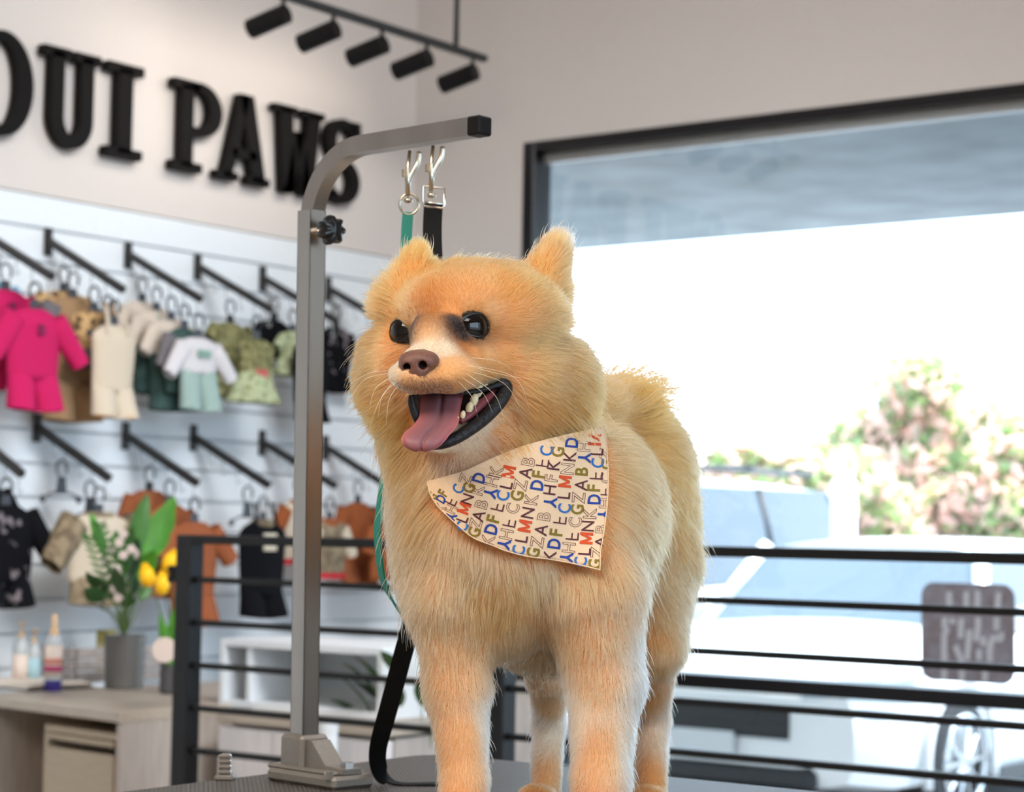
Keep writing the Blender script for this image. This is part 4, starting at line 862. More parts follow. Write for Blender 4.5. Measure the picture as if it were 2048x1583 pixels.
L_ = Letter(wy(533, 300), wy(634, 310)); L_.bar(.24, .97, .32, 0, .24).bar(.32, 0, .50, .72, .18).bar(.68, 0, .50, .72, .18).bar(.80, .97, .68, 0, .24).rect(.02, .92, .46, 1).rect(.56, .92, 1, 1).rect(.20, 0, .42, .06).rect(.58, 0, .80, .06); L_.done('black serif letter W between A and S on the wall sign')
L_ = Letter(wy(638, 320), wy(708, 330)); L_.ring(.50, .735, .48, .275, .27, .10, 40, 270).ring(.48, .265, .50, .275, .27, .10, -140, 90).rect(.72, .72, .98, 1.0).rect(.0, .0, .24, .26).rect(.4, .46, .58, .54); L_.done('black serif letter S ending the wall sign')

# ------------------------------------------------------------------ track light
TXp = at(970, 118, 7.0)
tx, tzr = float(TXp[0]), float(TXp[2]); ty1 = float(TXp[1]); ty0 = float(on_x(470, 0, tx)[1])
m_track = mat('dark_track', lin(40, 42, 44), .5)
m_lampin = mat('lamp_inside', lin(60, 56, 50), .4)
trk = thing('track_light', 'dark track light rail with five cylinder spots hanging from the ceiling', 'track light', (tx, ty1, tzr))
MB().box((tx, (ty0+ty1)/2, tzr), (.028, ty1-ty0, .022), bevel=.002).build('track', m_track, trk)
for px, py in ((912, 95), (560, -20)):
    y = float(on_x(px, py, tx)[1]); MB().tube([(tx, y, tzr+.01), (tx, y, CEIL)], .009, 10).build('suspension_rod', m_track, trk, smooth=True)
for i, (px, py) in enumerate(((567, -10), (667, 26), (764, 62), (853, 92), (945, 122))):
    y = float(on_x(px, py, tx)[1]); top = np.array([tx, y, tzr-.012]); dv = np.array([-.90, -.12, -.24]); dv /= np.linalg.norm(dv); hc_ = top+np.array([0, 0, -.048])
    h = MB().tube([hc_-dv*.012, hc_+dv*.122], .031, 20).build('spot_head', m_black, trk, auto=40)
    MB().tube([top, hc_], .007, 8).build('yoke', m_track, h, smooth=True)
    MB().tube([hc_+dv*.1222, hc_+dv*.1226], .026, 16).build('lens', m_lampin, h)
    sl = bpy.data.lights.new('spot', 'SPOT'); sl.energy = 2.2; sl.spot_size = math.radians(95); sl.spot_blend = .8; sl.color = (1, .90, .78); sl.shadow_soft_size = .03
    so_l = bpy.data.objects.new('spot_lamp', sl); COL.objects.link(so_l); so_l.location = hc_+dv*.14; so_l.rotation_euler = Vector(dv).to_track_quat('-Z', 'Y').to_euler()

# ------------------------------------------------------------------ display arms on the slat wall
m_arm = mat('dark_arm', lin(34, 31, 30), .5); m_clear = mat('clear_hook', lin(176, 182, 184), .25, .3)
ARMS = {}
def display_arm(key, a, e, row, which):
    A = on_x(a[0], a[1], XW+.004); E = on_y(e[0], e[1], A[1]); A = np.array(A); E = np.array(E)
    o = thing('display_arm', f'black sloping display arm, {which} in the {row} row on the slat wall', 'display arm', A, 'sloping display arms on the slat wall')
    MB().box(A+np.array([.004, 0, -.005]), (.008, .030, .085), bevel=.002).build('bracket', m_arm, o)
    MB().tube([A, E], .0105, square=True, up=(0, 1, 0)).build('arm', m_arm, o)
    for k in range(5):
        q = A+(E-A)*(.22+.185*k); MB().tube(smooth_path([q+(0, 0, -.008), q+(0, 0, -.050), q+(.004, 0, -.060), q+(.012, 0, -.058), q+(.015, 0, -.048)], 9), .0016, 5).build('drop_hook', m_clear, o, smooth=True)
    ARMS[key] = (A, E)
ORD = ['first', 'second', 'third', 'fourth', 'fifth', 'sixth']
for i, (a, e) in enumerate((((-66, 445), (104, 553)), ((95, 480), (246, 579)), ((255, 507), (401, 598)), ((394, 531), (542, 619)), ((524, 554), (672, 641)), ((655, 575), (792, 655)))): display_arm('T%d' % i, a, e, 'upper', ORD[i]+' from the left')
for i, (a, e) in enumerate((((-100, 828), (44, 948)), ((73, 852), (218, 956)), ((250, 868), (394, 966)), ((386, 872), (537, 970)), ((523, 882), (670, 971)), ((650, 892), (796, 985)))): display_arm('B%d' % i, a, e, 'lower', ORD[i]+' from the left')

# ------------------------------------------------------------------ hangers and dog clothes
m_hang = mat('charcoal_hanger', lin(58, 60, 66), .5); m_hang2 = mat('black_hanger', lin(26, 26, 30), .5)
_cl = {}
def cloth(name, rgb, pat=None, scale=60., lo=.55, hi=.6):
    if name in _cl: return _cl[name]
    m = mat(name, lin(*rgb), .9, 0, .1)
    if pat:
        N, L, b_ = nodes(m); tc = N.new('ShaderNodeTexCoord'); nz = N.new('ShaderNodeTexNoise'); nz.inputs['Scale'].default_value = scale; nz.inputs['Detail'].default_value = 1.5
        mr = N.new('ShaderNodeMapRange'); mr.inputs[1].default_value = lo; mr.inputs[2].default_value = hi; mx = N.new('ShaderNodeMix'); mx.data_type = 'RGBA'
        mx.inputs[6].default_value = (*lin(*rgb), 1); mx.inputs[7].default_value = (*lin(*pat), 1); L.new(tc.outputs['Object'], nz.inputs['Vector']); L.new(nz.outputs[0], mr.inputs[0]); L.new(mr.outputs[0], mx.inputs[0]); L.new(mx.outputs[2], b_.inputs['Base Color'])
    _cl[name] = m; return m
def hang_point(arm, t):
    A, E = ARMS[arm]; return A+(E-A)*t
def hanger(arm, t, label, mt=None, wide=.07, bare=False, drop=.050):
    q = hang_point(arm, t)+np.array([.006, 0, -drop]); o = thing('clothes_hanger', label, 'hanger', q, 'clothes hangers on the slat wall'); mt = mt or m_hang
    pts = [q+np.array([0, .021*math.sin(a), -.022+.024*math.cos(a)]) for a in np.linspace(-2.6, 2.2, 18)]
    MB().tube(pts, .0034, 8).build('hook', m_hang2, o, smooth=True)
    c = q+np.array([0, 0, -.046]); w = .020
    MB().prism([(-w*.7, 0), (w*.7, 0), (w, -.052), (-w, -.052)], lambda y, z: c+np.array([-.002, y, z]), lambda y, z: c+np.array([.002, y, z])).build('plate', mt, o)
    for sg in (-1, 1):
        pts = smooth_path([c+(0, sg*.012, -.046), c+(0, sg*wide*.55, -.050), c+(0, sg*wide, -.064)], 8)
        MB().tube(pts, .0032, 6).build('shoulder', mt, o, smooth=True)
        MB().ball(c+np.array([0, sg*wide, -.068]), (.007, .010, .012), 10, 8).build('pad', mt, o, smooth=True)
    return c+np.array([0, 0, -.046])
def loft(b, C, hw, ht, n=18, wob_=0., seed=0, cap0=True, cap1=True):
    """tube with elliptical sections: centres C, half width along y, half thickness along x"""
    r = random.Random(seed); ph = [r.random()*6.28 for _ in range(4)]; V = []; m = len(C); Fs = []
    T = [np.asarray(C[min(i+1, m-1)])-np.asarray(C[max(i-1, 0)]) for i in range(m)]
    for i in range(m):
        t = T[i]/(np.linalg.norm(T[i])+1e-9); xx = np.array([1., 0, 0]); yy = np.cross(t, xx); yy /= np.linalg.norm(yy)+1e-9; yy = yy if yy[1] >= 0 else -yy
        for k in range(n):
            a = 2*math.pi*k/n; f = 1+wob_*(i/(m-1))*math.sin(5*a+ph[0]+i*.12)+wob_*.6*math.sin(3*a+ph[1]+.25*i)
            V.append(np.asarray(C[i])+yy*hw[i]*math.cos(a)*(1+.3*(f-1))+xx*ht[i]*math.sin(a)*f)
    for i in range(m-1):
        for k in range(n): Fs.append((i*n+k, i*n+(k+1) % n, (i+1)*n+(k+1) % n, (i+1)*n+k))
    if cap0: Fs.append(tuple(range(n-1, -1, -1)))
    if cap1: Fs.append(tuple(range((m-1)*n, m*n)))
    return b.add(V, Fs)
_sd = [0]
def garment(name, label, p, w, h, mt, sleeve=None, legs=None, skirt=None, patch=None, collar=None, hem=None, strap=None, lining=None, group='dog clothes on the slat wall', cat='dog clothing', thick=.30, taper=.85, dx=0.):
    """hangs from p: chest tube w wide and h tall, with sleeves (length, width, spread, material), legs (length, width, material), skirt (length, width, material)"""
    p = np.asarray(p)+np.array([dx, 0, .018]); _sd[0] += 1; sd = _sd[0]; o = thing(name, label, cat, p, group)
    n = 12; V = np.linspace(0, 1, n); C = [p+np.array([0, 0, -h*v]) for v in V]
    hw = [w/2*(.42+.58*min(1, v/.16)**.6)*(1-(1-taper)*max(0, v-.2)) for v in V]; ht = [max(.010, thick*q*(.5+.5*min(1, v/.2))) for q, v in zip(hw, V)]
    loft(MB(), C, hw, ht, 22, .10, sd).build('body', mt, o, smooth=True)
    if collar: loft(MB(), [p+(0, 0, .004), p+(0, 0, -.012), p+(0, 0, -.022)], [w*.23, w*.26, w*.24], [.016, .019, .018], 18, cap0=False, cap1=False).build('collar', collar, o, smooth=True)
    if sleeve:
        sl, sw, sp, sm = sleeve
        for sg in (-1, 1):
            a = p+np.array([0, sg*w*.36, -.030]); d = np.array([.12, sg*math.sin(math.radians(sp)), -math.cos(math.radians(sp))]); d /= np.linalg.norm(d)
            Cs = [a+d*sl*v+np.array([0, 0, -.010*v*v]) for v in np.linspace(0, 1, 7)]; loft(MB(), Cs, [sw/2*(1-.28*v) for v in np.linspace(0, 1, 7)], [sw/2*(.75-.2*v) for v in np.linspace(0, 1, 7)], 16, .08, sd+sg+9, True, False).build('sleeve', sm, o, smooth=True)
    if legs:
        ll, lw, lm = legs
        for sg in (-1, 1):
            a = p+np.array([0, sg*w*.24*taper, -h*.93]); Cs = [a+np.array([.018*v, sg*.010*v, -ll*v]) for v in np.linspace(0, 1, 7)]
            g = loft(MB(), Cs, [lw/2*(1-.02*v) for v in np.linspace(0, 1, 7)], [lw/2*(.55+.25*v) for v in np.linspace(0, 1, 7)], 18, .06, sd+sg+30, True, False).build('leg', lm, o, smooth=True)
            if lining: MB().ball(Cs[-1]+np.array([0, 0, .006]), (lw*.38, lw*.47, .010), 14, 6).build('leg_lining', lining, g, smooth=True)
    if skirt:
        kl, kw, km = skirt; V = np.linspace(0, 1, 8); loft(MB(), [p+np.array([0, 0, -h*.86-kl*v]) for v in V], [w*taper/2*.98+(kw-w*taper)/2*v**.8 for v in V], [(w*.16+.03*v) for v in V], 30, .20, sd+50, True, False).build('skirt', km, o, smooth=True)
    if patch:
        pw, ph, pv, pm = patch; xo = thick*w/2+.006; MB().prism([(-pw/2, -ph/2), (pw/2, -ph/2), (pw/2, ph/2), (-pw/2, ph/2)], lambda y, z: p+np.array([xo-.014+dx*0, y, -h*pv+z]), lambda y, z: p+np.array([xo, y, -h*pv+z])).build('patch', pm, o)
    if hem: loft(MB(), [p+(0, 0, -h+.006), p+(0, 0, -h-.012)], [hw[-1]*1.04]*2, [ht[-1]*1.06+.002]*2, 22, cap0=False, cap1=False).build('hem_band', hem, o, smooth=True)
    if strap:
        for sg in (-1, 1): MB().tube(smooth_path([p+(0, sg*w*.20, .055), p+(.01, sg*w*.20, .02), p+(.02, sg*w*.24, -.03)], 8), .008, 6, flat=.4).build('strap', strap, o, smooth=True)
    return o
PINK = cloth('pink_fleece', (188, 34, 90)); PINKD = cloth('dark_pink_lining', (150, 16, 70)); BLUE = cloth('sky_blue_knit', (104, 170, 200)); TANC = cloth('tan_corduroy', (160, 128, 96)); CRM = cloth('cream_linen', (204, 190, 170)); CAMEL = cloth('leopard_print', (196, 160, 112), (92, 70, 52), 46, .55, .6)
GREYK = cloth('grey_knit', (112, 108, 112)); GRND = cloth('forest_green_twill', (62, 84, 80)); BEIGE = cloth('beige_knit', (206, 192, 178), (96, 132, 112), 14, .60, .66); WHT = cloth('white_jersey', (206, 203, 206)); SAGE = cloth('sage_cotton', (150, 172, 166)); OLIVE = cloth('olive_floral', (142, 138, 98), (92, 92, 58), 60, .45, .6); PALEG = cloth('pale_green_floral', (178, 186, 150), (128, 132, 92), 60, .5, .6)
BLK = cloth('black_jersey', (16, 16, 20)); BLKP = cloth('black_print', (16, 16, 20), (120, 112, 116), 26, .60, .68); KHAKI = cloth('khaki_fleece', (150, 134, 110), (112, 98, 80), 30, .4, .6); TERRA = cloth('terracotta_knit', (148, 86, 56)); RUST = cloth('rust_plush', (150, 84, 50)); REDC = cloth('red_cotton', (186, 40, 50)); PATCH = cloth('beige_patch', (205, 195, 175)); ORNG = cloth('orange_lining', (206, 150, 84)); GREENP = cloth('green_print', (130, 160, 148)); LOGO = cloth('charcoal_print', (120, 40, 76)); PINKB = cloth('rose_patch', (196, 92, 96))
def hung(arm, t, hlabel, *a, hm=None, hdrop=.050, **k):
    p = hanger(arm, t, hlabel, hm, drop=hdrop); return garment(a[0], a[1], p, *a[2:], **k)
# upper row, from the left
hung('T0', .30, 'charcoal hanger holding the sky blue jumper at the left edge', 'dog_jumper', 'sky blue knitted dog jumper at the left edge of the upper row', .17, .20, BLUE, sleeve=(.13, .075, 42, BLUE))
hung('T0', .46, 'charcoal hanger holding the pink suit further from the arm tip', 'dog_suit', 'bright pink fleece dog suit behind another pink suit', .20, .20, PINK, sleeve=(.12, .075, 40, PINK), legs=(.10, .085, PINK), patch=(.022, .03, .26, LOGO), lining=PINKD)
hung('T0', .80, 'charcoal hanger holding the frontmost pink suit', 'dog_suit', 'bright pink fleece dog suit hanging frontmost with a small dark badge', .20, .20, PINK, sleeve=(.14, .08, 40, PINK), legs=(.10, .09, PINK), patch=(.022, .03, .30, LOGO), lining=PINKD)
hung('T1', .22, 'charcoal hanger holding the leopard print jacket', 'dog_jacket', 'tan leopard print dog jacket behind the pink suits', .20, .12, CAMEL, sleeve=(.07, .07, 46, CAMEL))
hung('T1', .34, 'charcoal hanger holding the brown suit', 'dog_suit', 'tan brown corduroy dog suit hanging low beside the pink suits', .22, .27, TANC, legs=(.12, .11, TANC), sleeve=(.08, .07, 20, GREYK))
hung('T1', .62, 'charcoal hanger holding the grey striped vest', 'dog_vest', 'tan and grey dog vest on the second upper arm', .17, .13, CAMEL, skirt=(.05, .19, GREYK))
hung('T1', .80, 'charcoal hanger holding the grey scarf', 'dog_scarf', 'slim grey and dark dog scarf hanging from the second upper arm', .075, .16, GREYK, taper=.8, strap=TANC, hem=BLK)
hung('T1', .88, 'charcoal hanger holding the cream overalls', 'dog_overalls', 'cream dog overalls with orange leg lining on the second upper arm', .17, .20, CRM, legs=(.085, .085, CRM), lining=ORNG, strap=CRM)
hung('T2', .20, 'charcoal hanger holding the sweater nearest the wall on the third upper arm', 'dog_sweater', 'beige knitted dog sweater with grey trousers nearest the wall', .18, .13, BEIGE, sleeve=(.08, .06, 38, BEIGE), legs=(.12, .08, GREYK))
hung('T2', .40, 'charcoal hanger holding the second beige sweater', 'dog_sweater', 'beige printed dog sweater over dark green trousers, second on its arm', .18, .12, BEIGE, sleeve=(.08, .06, 38, BEIGE), legs=(.15, .09, GRND))
hung('T2', .60, 'charcoal hanger holding the third beige sweater', 'dog_sweater', 'beige printed dog sweater over dark green trousers, third on its arm', .18, .12, BEIGE, sleeve=(.09, .06, 38, BEIGE), legs=(.17, .09, GRND))
hung('T2', .78, 'charcoal hanger holding the grey jacket', 'dog_jacket', 'grey and dark green dog jacket behind the white shirt', .16, .20, GRND, sleeve=(.10, .06, 30, GREYK))
hung('T2', .97, 'charcoal hanger holding the white shirt', 'dog_shirt', 'white dog shirt with green print over sage trousers', .17, .11, WHT, sleeve=(.11, .065, 42, WHT), legs=(.12, .075, SAGE), patch=(.05, .022, .45, GREENP))
hung('T3', .45, 'black hanger holding the olive dress', 'dog_dress', 'olive floral dog dress hanging from the fourth upper arm', .17, .14, OLIVE, hm=m_hang2, skirt=(.12, .24, OLIVE), sleeve=(.04, .07, 60, OLIVE))
hung('T3', .80, 'charcoal hanger holding the second olive dress', 'dog_dress', 'olive floral dog dress with a red tag nearer the arm tip', .16, .12, OLIVE, skirt=(.10, .22, PALEG), patch=(.05, .03, .95, PINKB))
hung('T4', .16, 'black hanger holding the black top near the wall', 'dog_tee', 'black dog tee hanging beside the olive dresses', .16, .13, BLK, hm=m_hang2, sleeve=(.07, .06, 40, BLK))
hung('T4', .42, 'charcoal hanger holding the pale green dress', 'dog_dress', 'pale green floral dog dress with a bow beside the steel post', .13, .09, PALEG, skirt=(.07, .18, PALEG), sleeve=(.04, .05, 60, PALEG), patch=(.02, .05, 1.0, BLK))
hung('T4', .66, 'black hanger holding the black suit left of the steel post', 'dog_suit', 'black dog suit hanging just left of the steel post', .17, .20, BLK, hm=m_hang2, legs=(.08, .07, BLK))
hung('T5', .12, 'black hanger holding the printed black jacket', 'dog_jacket', 'black dog jacket with pale print between steel post and dog', .16, .17, BLKP, hm=m_hang2, sleeve=(.07, .06, 34, BLK), legs=(.07, .07, BLK))
# lower row
hung('B0', .44, 'black hanger holding the printed black suit behind', 'dog_suit', 'black printed dog suit second in line at the left edge', .20, .20, BLKP, hm=m_hang2, sleeve=(.09, .07, 40, BLKP))
hung('B0', .78, 'charcoal hanger holding the black printed suit in front', 'dog_suit', 'black dog suit with pale floral print frontmost at the left edge', .21, .22, BLKP, sleeve=(.12, .08, 38, BLK), legs=(.08, .09, BLKP))
hanger('B1', .35, 'bare charcoal hanger with round pads on the second lower arm')
hanger('B1', .74, 'bare black hanger on the second lower arm, nearer its tip', m_hang2)
hung('B1', .86, 'charcoal hanger holding the khaki jacket above the plant', 'dog_jacket', 'khaki and cream fleece dog jacket behind the potted plant', .25, .20, CRM, sleeve=(.15, .11, 42, KHAKI), legs=(.08, .10, KHAKI), collar=KHAKI)
hung('B2', .34, 'black hanger holding the terracotta hoodie near the wall', 'dog_hoodie', 'terracotta dog hoodie behind the plant leaves, nearest the wall', .19, .19, TERRA, hm=m_hang2, sleeve=(.09, .07, 36, TERRA))
hung('B2', .62, 'charcoal hanger holding the second terracotta hoodie', 'dog_hoodie', 'terracotta dog hoodie behind the plant leaves, middle of its arm', .19, .22, TERRA, sleeve=(.09, .07, 36, TERRA), legs=(.08, .08, TERRA))
hung('B2', .96, 'charcoal hanger holding the frontmost terracotta suit', 'dog_suit', 'terracotta knitted dog suit frontmost behind the railing post', .20, .24, TERRA, sleeve=(.11, .08, 44, TERRA), legs=(.09, .09, TERRA))
hung('B3', .92, 'charcoal hanger above the black overalls', 'dog_overalls', 'black dog overalls with a beige chest patch behind the railing', .21, .24, BLK, legs=(.08, .095, BLK), patch=(.055, .055, .28, PATCH), collar=KHAKI, strap=BLK)
hanger('B3', .72, 'bare charcoal hanger with round pads beside the steel post')
hung('B4', .50, 'charcoal hanger holding the cream and rust jumper', 'dog_jumper', 'cream and rust dog jumper right of the steel post', .17, .20, CRM, collar=RUST, hem=REDC, sleeve=(.09, .06, 34, RUST))
hung('B4', .92, 'charcoal hanger holding the khaki jumper', 'dog_jumper', 'khaki and cream dog jumper between the steel post and the dog', .17, .18, KHAKI, collar=RUST, hem=REDC, sleeve=(.09, .06, 30, CRM))
hung('B5', .45, 'charcoal hanger holding the rust plush suit', 'dog_suit', 'rust brown plush dog suit beside the dog\'s chest', .18, .22, RUST, sleeve=(.09, .07, 34, RUST), legs=(.08, .08, TERRA))
hung('B5', .85, 'charcoal hanger holding the second rust plush suit', 'dog_suit', 'rust brown plush dog suit with red patch beside the dog\'s chest', .18, .20, RUST, sleeve=(.09, .07, 34, RUST), patch=(.04, .05, .4, REDC))
# ------------------------------------------------------------------ desk corner and what stands on it
m_oak = noisy(mat('light_oak_top', lin(166, 154, 140), .38), 9, .10, stretch=(1, 9, 9), bump=.03); m_oakside = noisy(mat('light_oak_side', lin(166, 156, 148), .5), 11, .12, stretch=(9, 9, .8), bump=.03)
m_oakdark = noisy(mat('oak_carcass', lin(122, 100, 82), .6), 10, .12, stretch=(9, 9, 1)); m_drawer = noisy(mat('drawer_front', lin(164, 148, 126), .5), 12, .05, stretch=(1, 8, 8)); m_white = mat('white_laminate', lin(218, 222, 226), .4); m_greyp = mat('pale_grey_laminate', lin(222, 228, 232), .5); m_cabf = noisy(mat('grey_oak_front', lin(206, 202, 202), .5), 11, .07, stretch=(9, 9, .8), bump=.03)
dk = at(240, 1423, 5.1); DZ = float(dk[2])
da = c2w(np.array([.719, 0, -.695]))-CAM; da[2] = 0; da /= np.linalg.norm(da); db = np.array([-da[1], da[0], 0.])      # along the front to the right; towards the back
RD = np.stack([da, db, pz], 1)
dk0 = np.array([dk[0], dk[1], 0])
def dp(a, b, z): return dk0+da*a+db*b+pz*z
desk = thing('desk', 'light oak desk with a pale drawer unit at lower left', 'desk', dp(-.5, .3, 0))
MB().box(dp(-.33, .80, DZ-.014), (.66, 1.60, .028), RD, .003).build('desk_top', m_oak, desk)
MB().box(dp(-.014, .80, (DZ-.028)/2), (.026, 1.58, DZ-.028), RD, .002).build('side_panel', m_oakside, desk)
MB().box(dp(-.645, .80, (DZ-.028)/2), (.026, 1.58, DZ-.028), RD, .002).build('side_panel', m_oakside, desk)
MB().box(dp(-.33, .64, (DZ-.028)/2), (.60, .02, DZ-.03), RD, .002).build('back_panel', m_oakdark, desk)
# drawer unit: carcass panels, drawer fronts with finger gaps
ux0, ux1, uz1 = -.372, -.036, DZ-.060
un = thing('drawer_unit', 'cream drawer unit standing under the oak desk', 'drawer unit', dp((ux0+ux1)/2, .3, 0))
for x in (ux0+.009, ux1-.009): MB().box(dp(x, .31, uz1/2), (.018, .56, uz1-.02), RD, .001).build('carcass_side', m_drawer, un)
MB().box(dp((ux0+ux1)/2, .31, uz1-.009), (ux1-ux0, .56, .018), RD, .001).build('carcass_top', m_drawer, un)
z = uz1-.018
while z > .12:
    f = MB().box(dp((ux0+ux1)/2, .034, z-.036-.062), (ux1-ux0-.042, .018, .124), RD, .002).build('drawer', m_drawer, un)
    MB().box(dp((ux0+ux1)/2, .030, z-.009), (ux1-ux0-.042, .014, .014), RD, .001).build('drawer_rail', m_drawer, un)
    MB().box(dp((ux0+ux1)/2, .2, z-.026), (ux1-ux0-.05, .30, .004), RD).build('drawer_inside', m_oakdark, un); z -= .164
# second cabinet behind the railing and the white cube on it
YB = float(at(480, 1418, 5.15)[1]); BZ = float(on_y(480, 1428, YB)[2]); bx0 = float(on_y(434, 1420, YB)[0]); bx1 = float(on_y(770, 1440, YB)[0])
cab = thing('low_cabinet', 'low pale oak cabinet behind the black railing bars', 'cabinet', ((bx0+bx1)/2, YB+.22, 0))
MB().box(((bx0+bx1)/2, YB+.22, BZ-.012), (bx1-bx0, .44, .024), bevel=.003).build('cabinet_top', m_oak, cab)
nP = 3
for k in range(nP):
    w = (bx1-bx0)/nP; MB().box((bx0+w*(k+.5), YB+.02, (BZ-.024)/2), (w-.004, .03, BZ-.024-.02), bevel=.002).build('front_panel', m_cabf, cab)
MB().box(((bx0+bx1)/2, YB+.24, (BZ-.03)/2), (bx1-bx0-.02, .38, BZ-.03)).build('carcass', m_oakside, cab)
YQ = YB+.13; qx0 = float(on_y(440, 1300, YQ)[0]); qx1 = float(on_y(766, 1300, YQ)[0]); qz1 = float(on_y(600, 1286, YQ)[2])
cube = thing('shelf_cube', 'white open shelf cube standing on the low oak cabinet', 'shelf', ((qx0+qx1)/2, YQ+.14, BZ))
for (c, s_, n) in ((((qx0+qx1)/2, YQ+.14, qz1-.009), (qx1-qx0, .28, .018), 'top_panel'), (((qx0+qx1)/2, YQ+.14, BZ+.009), (qx1-qx0, .28, .018), 'bottom_panel'), ((qx0+.009, YQ+.14, (BZ+qz1)/2), (.018, .28, qz1-BZ-.036), 'side_panel'), ((qx1-.009, YQ+.14, (BZ+qz1)/2), (.018, .28, qz1-BZ-.036), 'side_panel'), ((qx0+.098, YQ+.14, (BZ+qz1)/2), (.016, .27, qz1-BZ-.036), 'divider')): MB().box(c, s_, bevel=.001).build(n, m_white, cube)
MB().box(((qx0+qx1)/2, YQ+.277, (BZ+qz1)/2), (qx1-qx0-.036, .006, qz1-BZ-.036)).build('back_panel', m_greyp, cube)

def on_desk(px, py): r = on_z(px, py, DZ); return np.array(r)
# spray bottle
m_bott = mat('clear_bottle', lin(214, 220, 226), .15, 0, .5, Transmission_Weight=.35); m_purple = mat('purple_liquid', lin(52, 40, 120), .15); m_lab = mat('cream_label', lin(224, 206, 194), .6); m_mag = mat('magenta_label', lin(176, 40, 100), .6); m_gold = mat('tan_cap', lin(214, 178, 136), .45); m_teal2 = mat('pale_blue_label', lin(168, 202, 212), .6); m_coral = mat('coral_print', lin(206, 130, 110), .6); m_clr = mat('clear_plastic', lin(206, 212, 214), .2, 0, .5, Transmission_Weight=.3)
c = on_desk(105, 1381); s = 5.3/F
o = thing('spray_bottle', 'clear spray bottle with purple base, magenta stripe and tan cap on the desk', 'bottle', c)
r = 19*s
MB().lathe([(r*.94, 0), (r, 2*s), (r, 24*s)], c, 20).build('purple_base', m_purple, o, auto=40)
MB().lathe([(r, 24*s), (r, 104*s), (r*.9, 112*s), (r*.5, 120*s), (r*.42, 126*s)], c, 20).build('bottle', m_bott, o, auto=40)
MB().lathe([(r*1.02, 30*s), (r*1.02, 98*s)], c, 20).build('label', m_lab, o, smooth=True)
MB().lathe([(r*1.04, 42*s), (r*1.04, 54*s)], c, 20).build('stripe', m_mag, o, smooth=True)
MB().lathe([(r*1.035, 58*s), (r*1.035, 70*s)], c, 20).build('print_band', m_coral, o, smooth=True)
MB().lathe([(r*.55, 120*s), (r*.55, 128*s), (r*.34, 132*s), (r*.30, 160*s), (r*.22, 164*s)], c, 16).build('spray_cap', m_gold, o, auto=40)
for (px, py, w, h, lab, lbl) in ((40, 1370, 17, 118, m_lab, 'clear pump bottle with cream label at the far left of the desk'), (66, 1370, 15, 104, m_teal2, 'clear pump bottle with pale blue label beside the cream labelled one')):
    c = on_desk(px, py-4); s = 5.85/F; o = thing('pump_bottle', lbl, 'bottle', c, 'pump bottles on the desk'); r = w*s
    MB().lathe([(r*.95, 0), (r, 2*s), (r, h*.66*s), (r*.5, h*.78*s), (r*.3, h*.8*s)], c, 18).build('bottle', m_clr, o, auto=40); MB().lathe([(r*1.02, 5*s), (r*1.02, h*.5*s)], c, 18).build('label', lab, o, smooth=True)
    MB().lathe([(r*.36, h*.78*s), (r*.36, h*.86*s), (r*.14, h*.88*s), (r*.14, h*1.02*s)], c, 12).build('pump_neck', m_gold, o, auto=40); MB().box(c+np.array([.4*r, -.3*r, h*1.03*s]), (r*1.2, r*.4, 4*s), RD).build('nozzle', m_gold, o)
# open magazine
c = on_desk(45, 1372); mg = thing('magazine', 'open magazine with pale pages and dark cover lying on the desk', 'magazine', c); m_page = mat('paper_page', lin(226, 214, 200), .8); m_cover = mat('dark_cover', lin(52, 54, 50), .5)
for sg in (-1, 1):
    G = [[c+da*(sg*.15*u)+db*v+pz*(.004+.016*math.sin(u*2.4)*(1-u*.3)) for v in (-.08, .13)] for u in np.linspace(0, 1, 10)]
    b = MB(); g = np.array(G); low = g.copy(); low[..., 2] = np.minimum(low[..., 2]-.001, DZ+.004); b.grid(g); b.grid(low[:, ::-1])
    n = len(g)
    for j in (0, 1):
        for i in range(n-1): b.add([g[i, j], g[i+1, j], low[i+1, j], low[i, j]], [(0, 1, 2, 3)])
    b.build('pages', m_page, mg, smooth=False)
MB().box(c+pz*.002+db*.02, (.33, .225, .003), RD).build('cover', m_cover, mg)
# grey slatted crate and yellow box behind the pot, white tray
c = on_desk(112, 1364)
cr = thing('crate', 'low grey wooden crate at the back of the desk', 'crate', c); m_crate = noisy(mat('grey_wood', lin(158, 150, 146), .7), 10, .15, stretch=(1, 8, 8))
for k in range(3): MB().box(c+pz*(.018+.034*k), (.17, .012, .030), RD, .001).build('slat', m_crate, cr)
for k in range(3): MB().box(c+da*.085+db*.20+pz*(.018+.034*k), (.012, .38, .030), RD, .001).build('slat', m_crate, cr)
for sg in (-1, 1): MB().box(c+da*sg*.072+db*.01+pz*.052, (.012, .012, .104), RD, .001).build('end_board', m_crate, cr)
c = on_desk(210, 1356); bxo = thing('card_box', 'slim yellow green box standing behind the grey plant pot', 'box', c); m_yb = noisy(mat('yellow_green_card', lin(172, 162, 84), .6), 30, .1); m_yl = mat('cream_panel', lin(206, 196, 150), .6)
MB().box(c+pz*.072, (.062, .03, .144), RD, .002).build('carton', m_yb, bxo); MB().box(c+pz*.060-db*.0158, (.044, .001, .088), RD).build('printed_panel', m_yl, bxo)
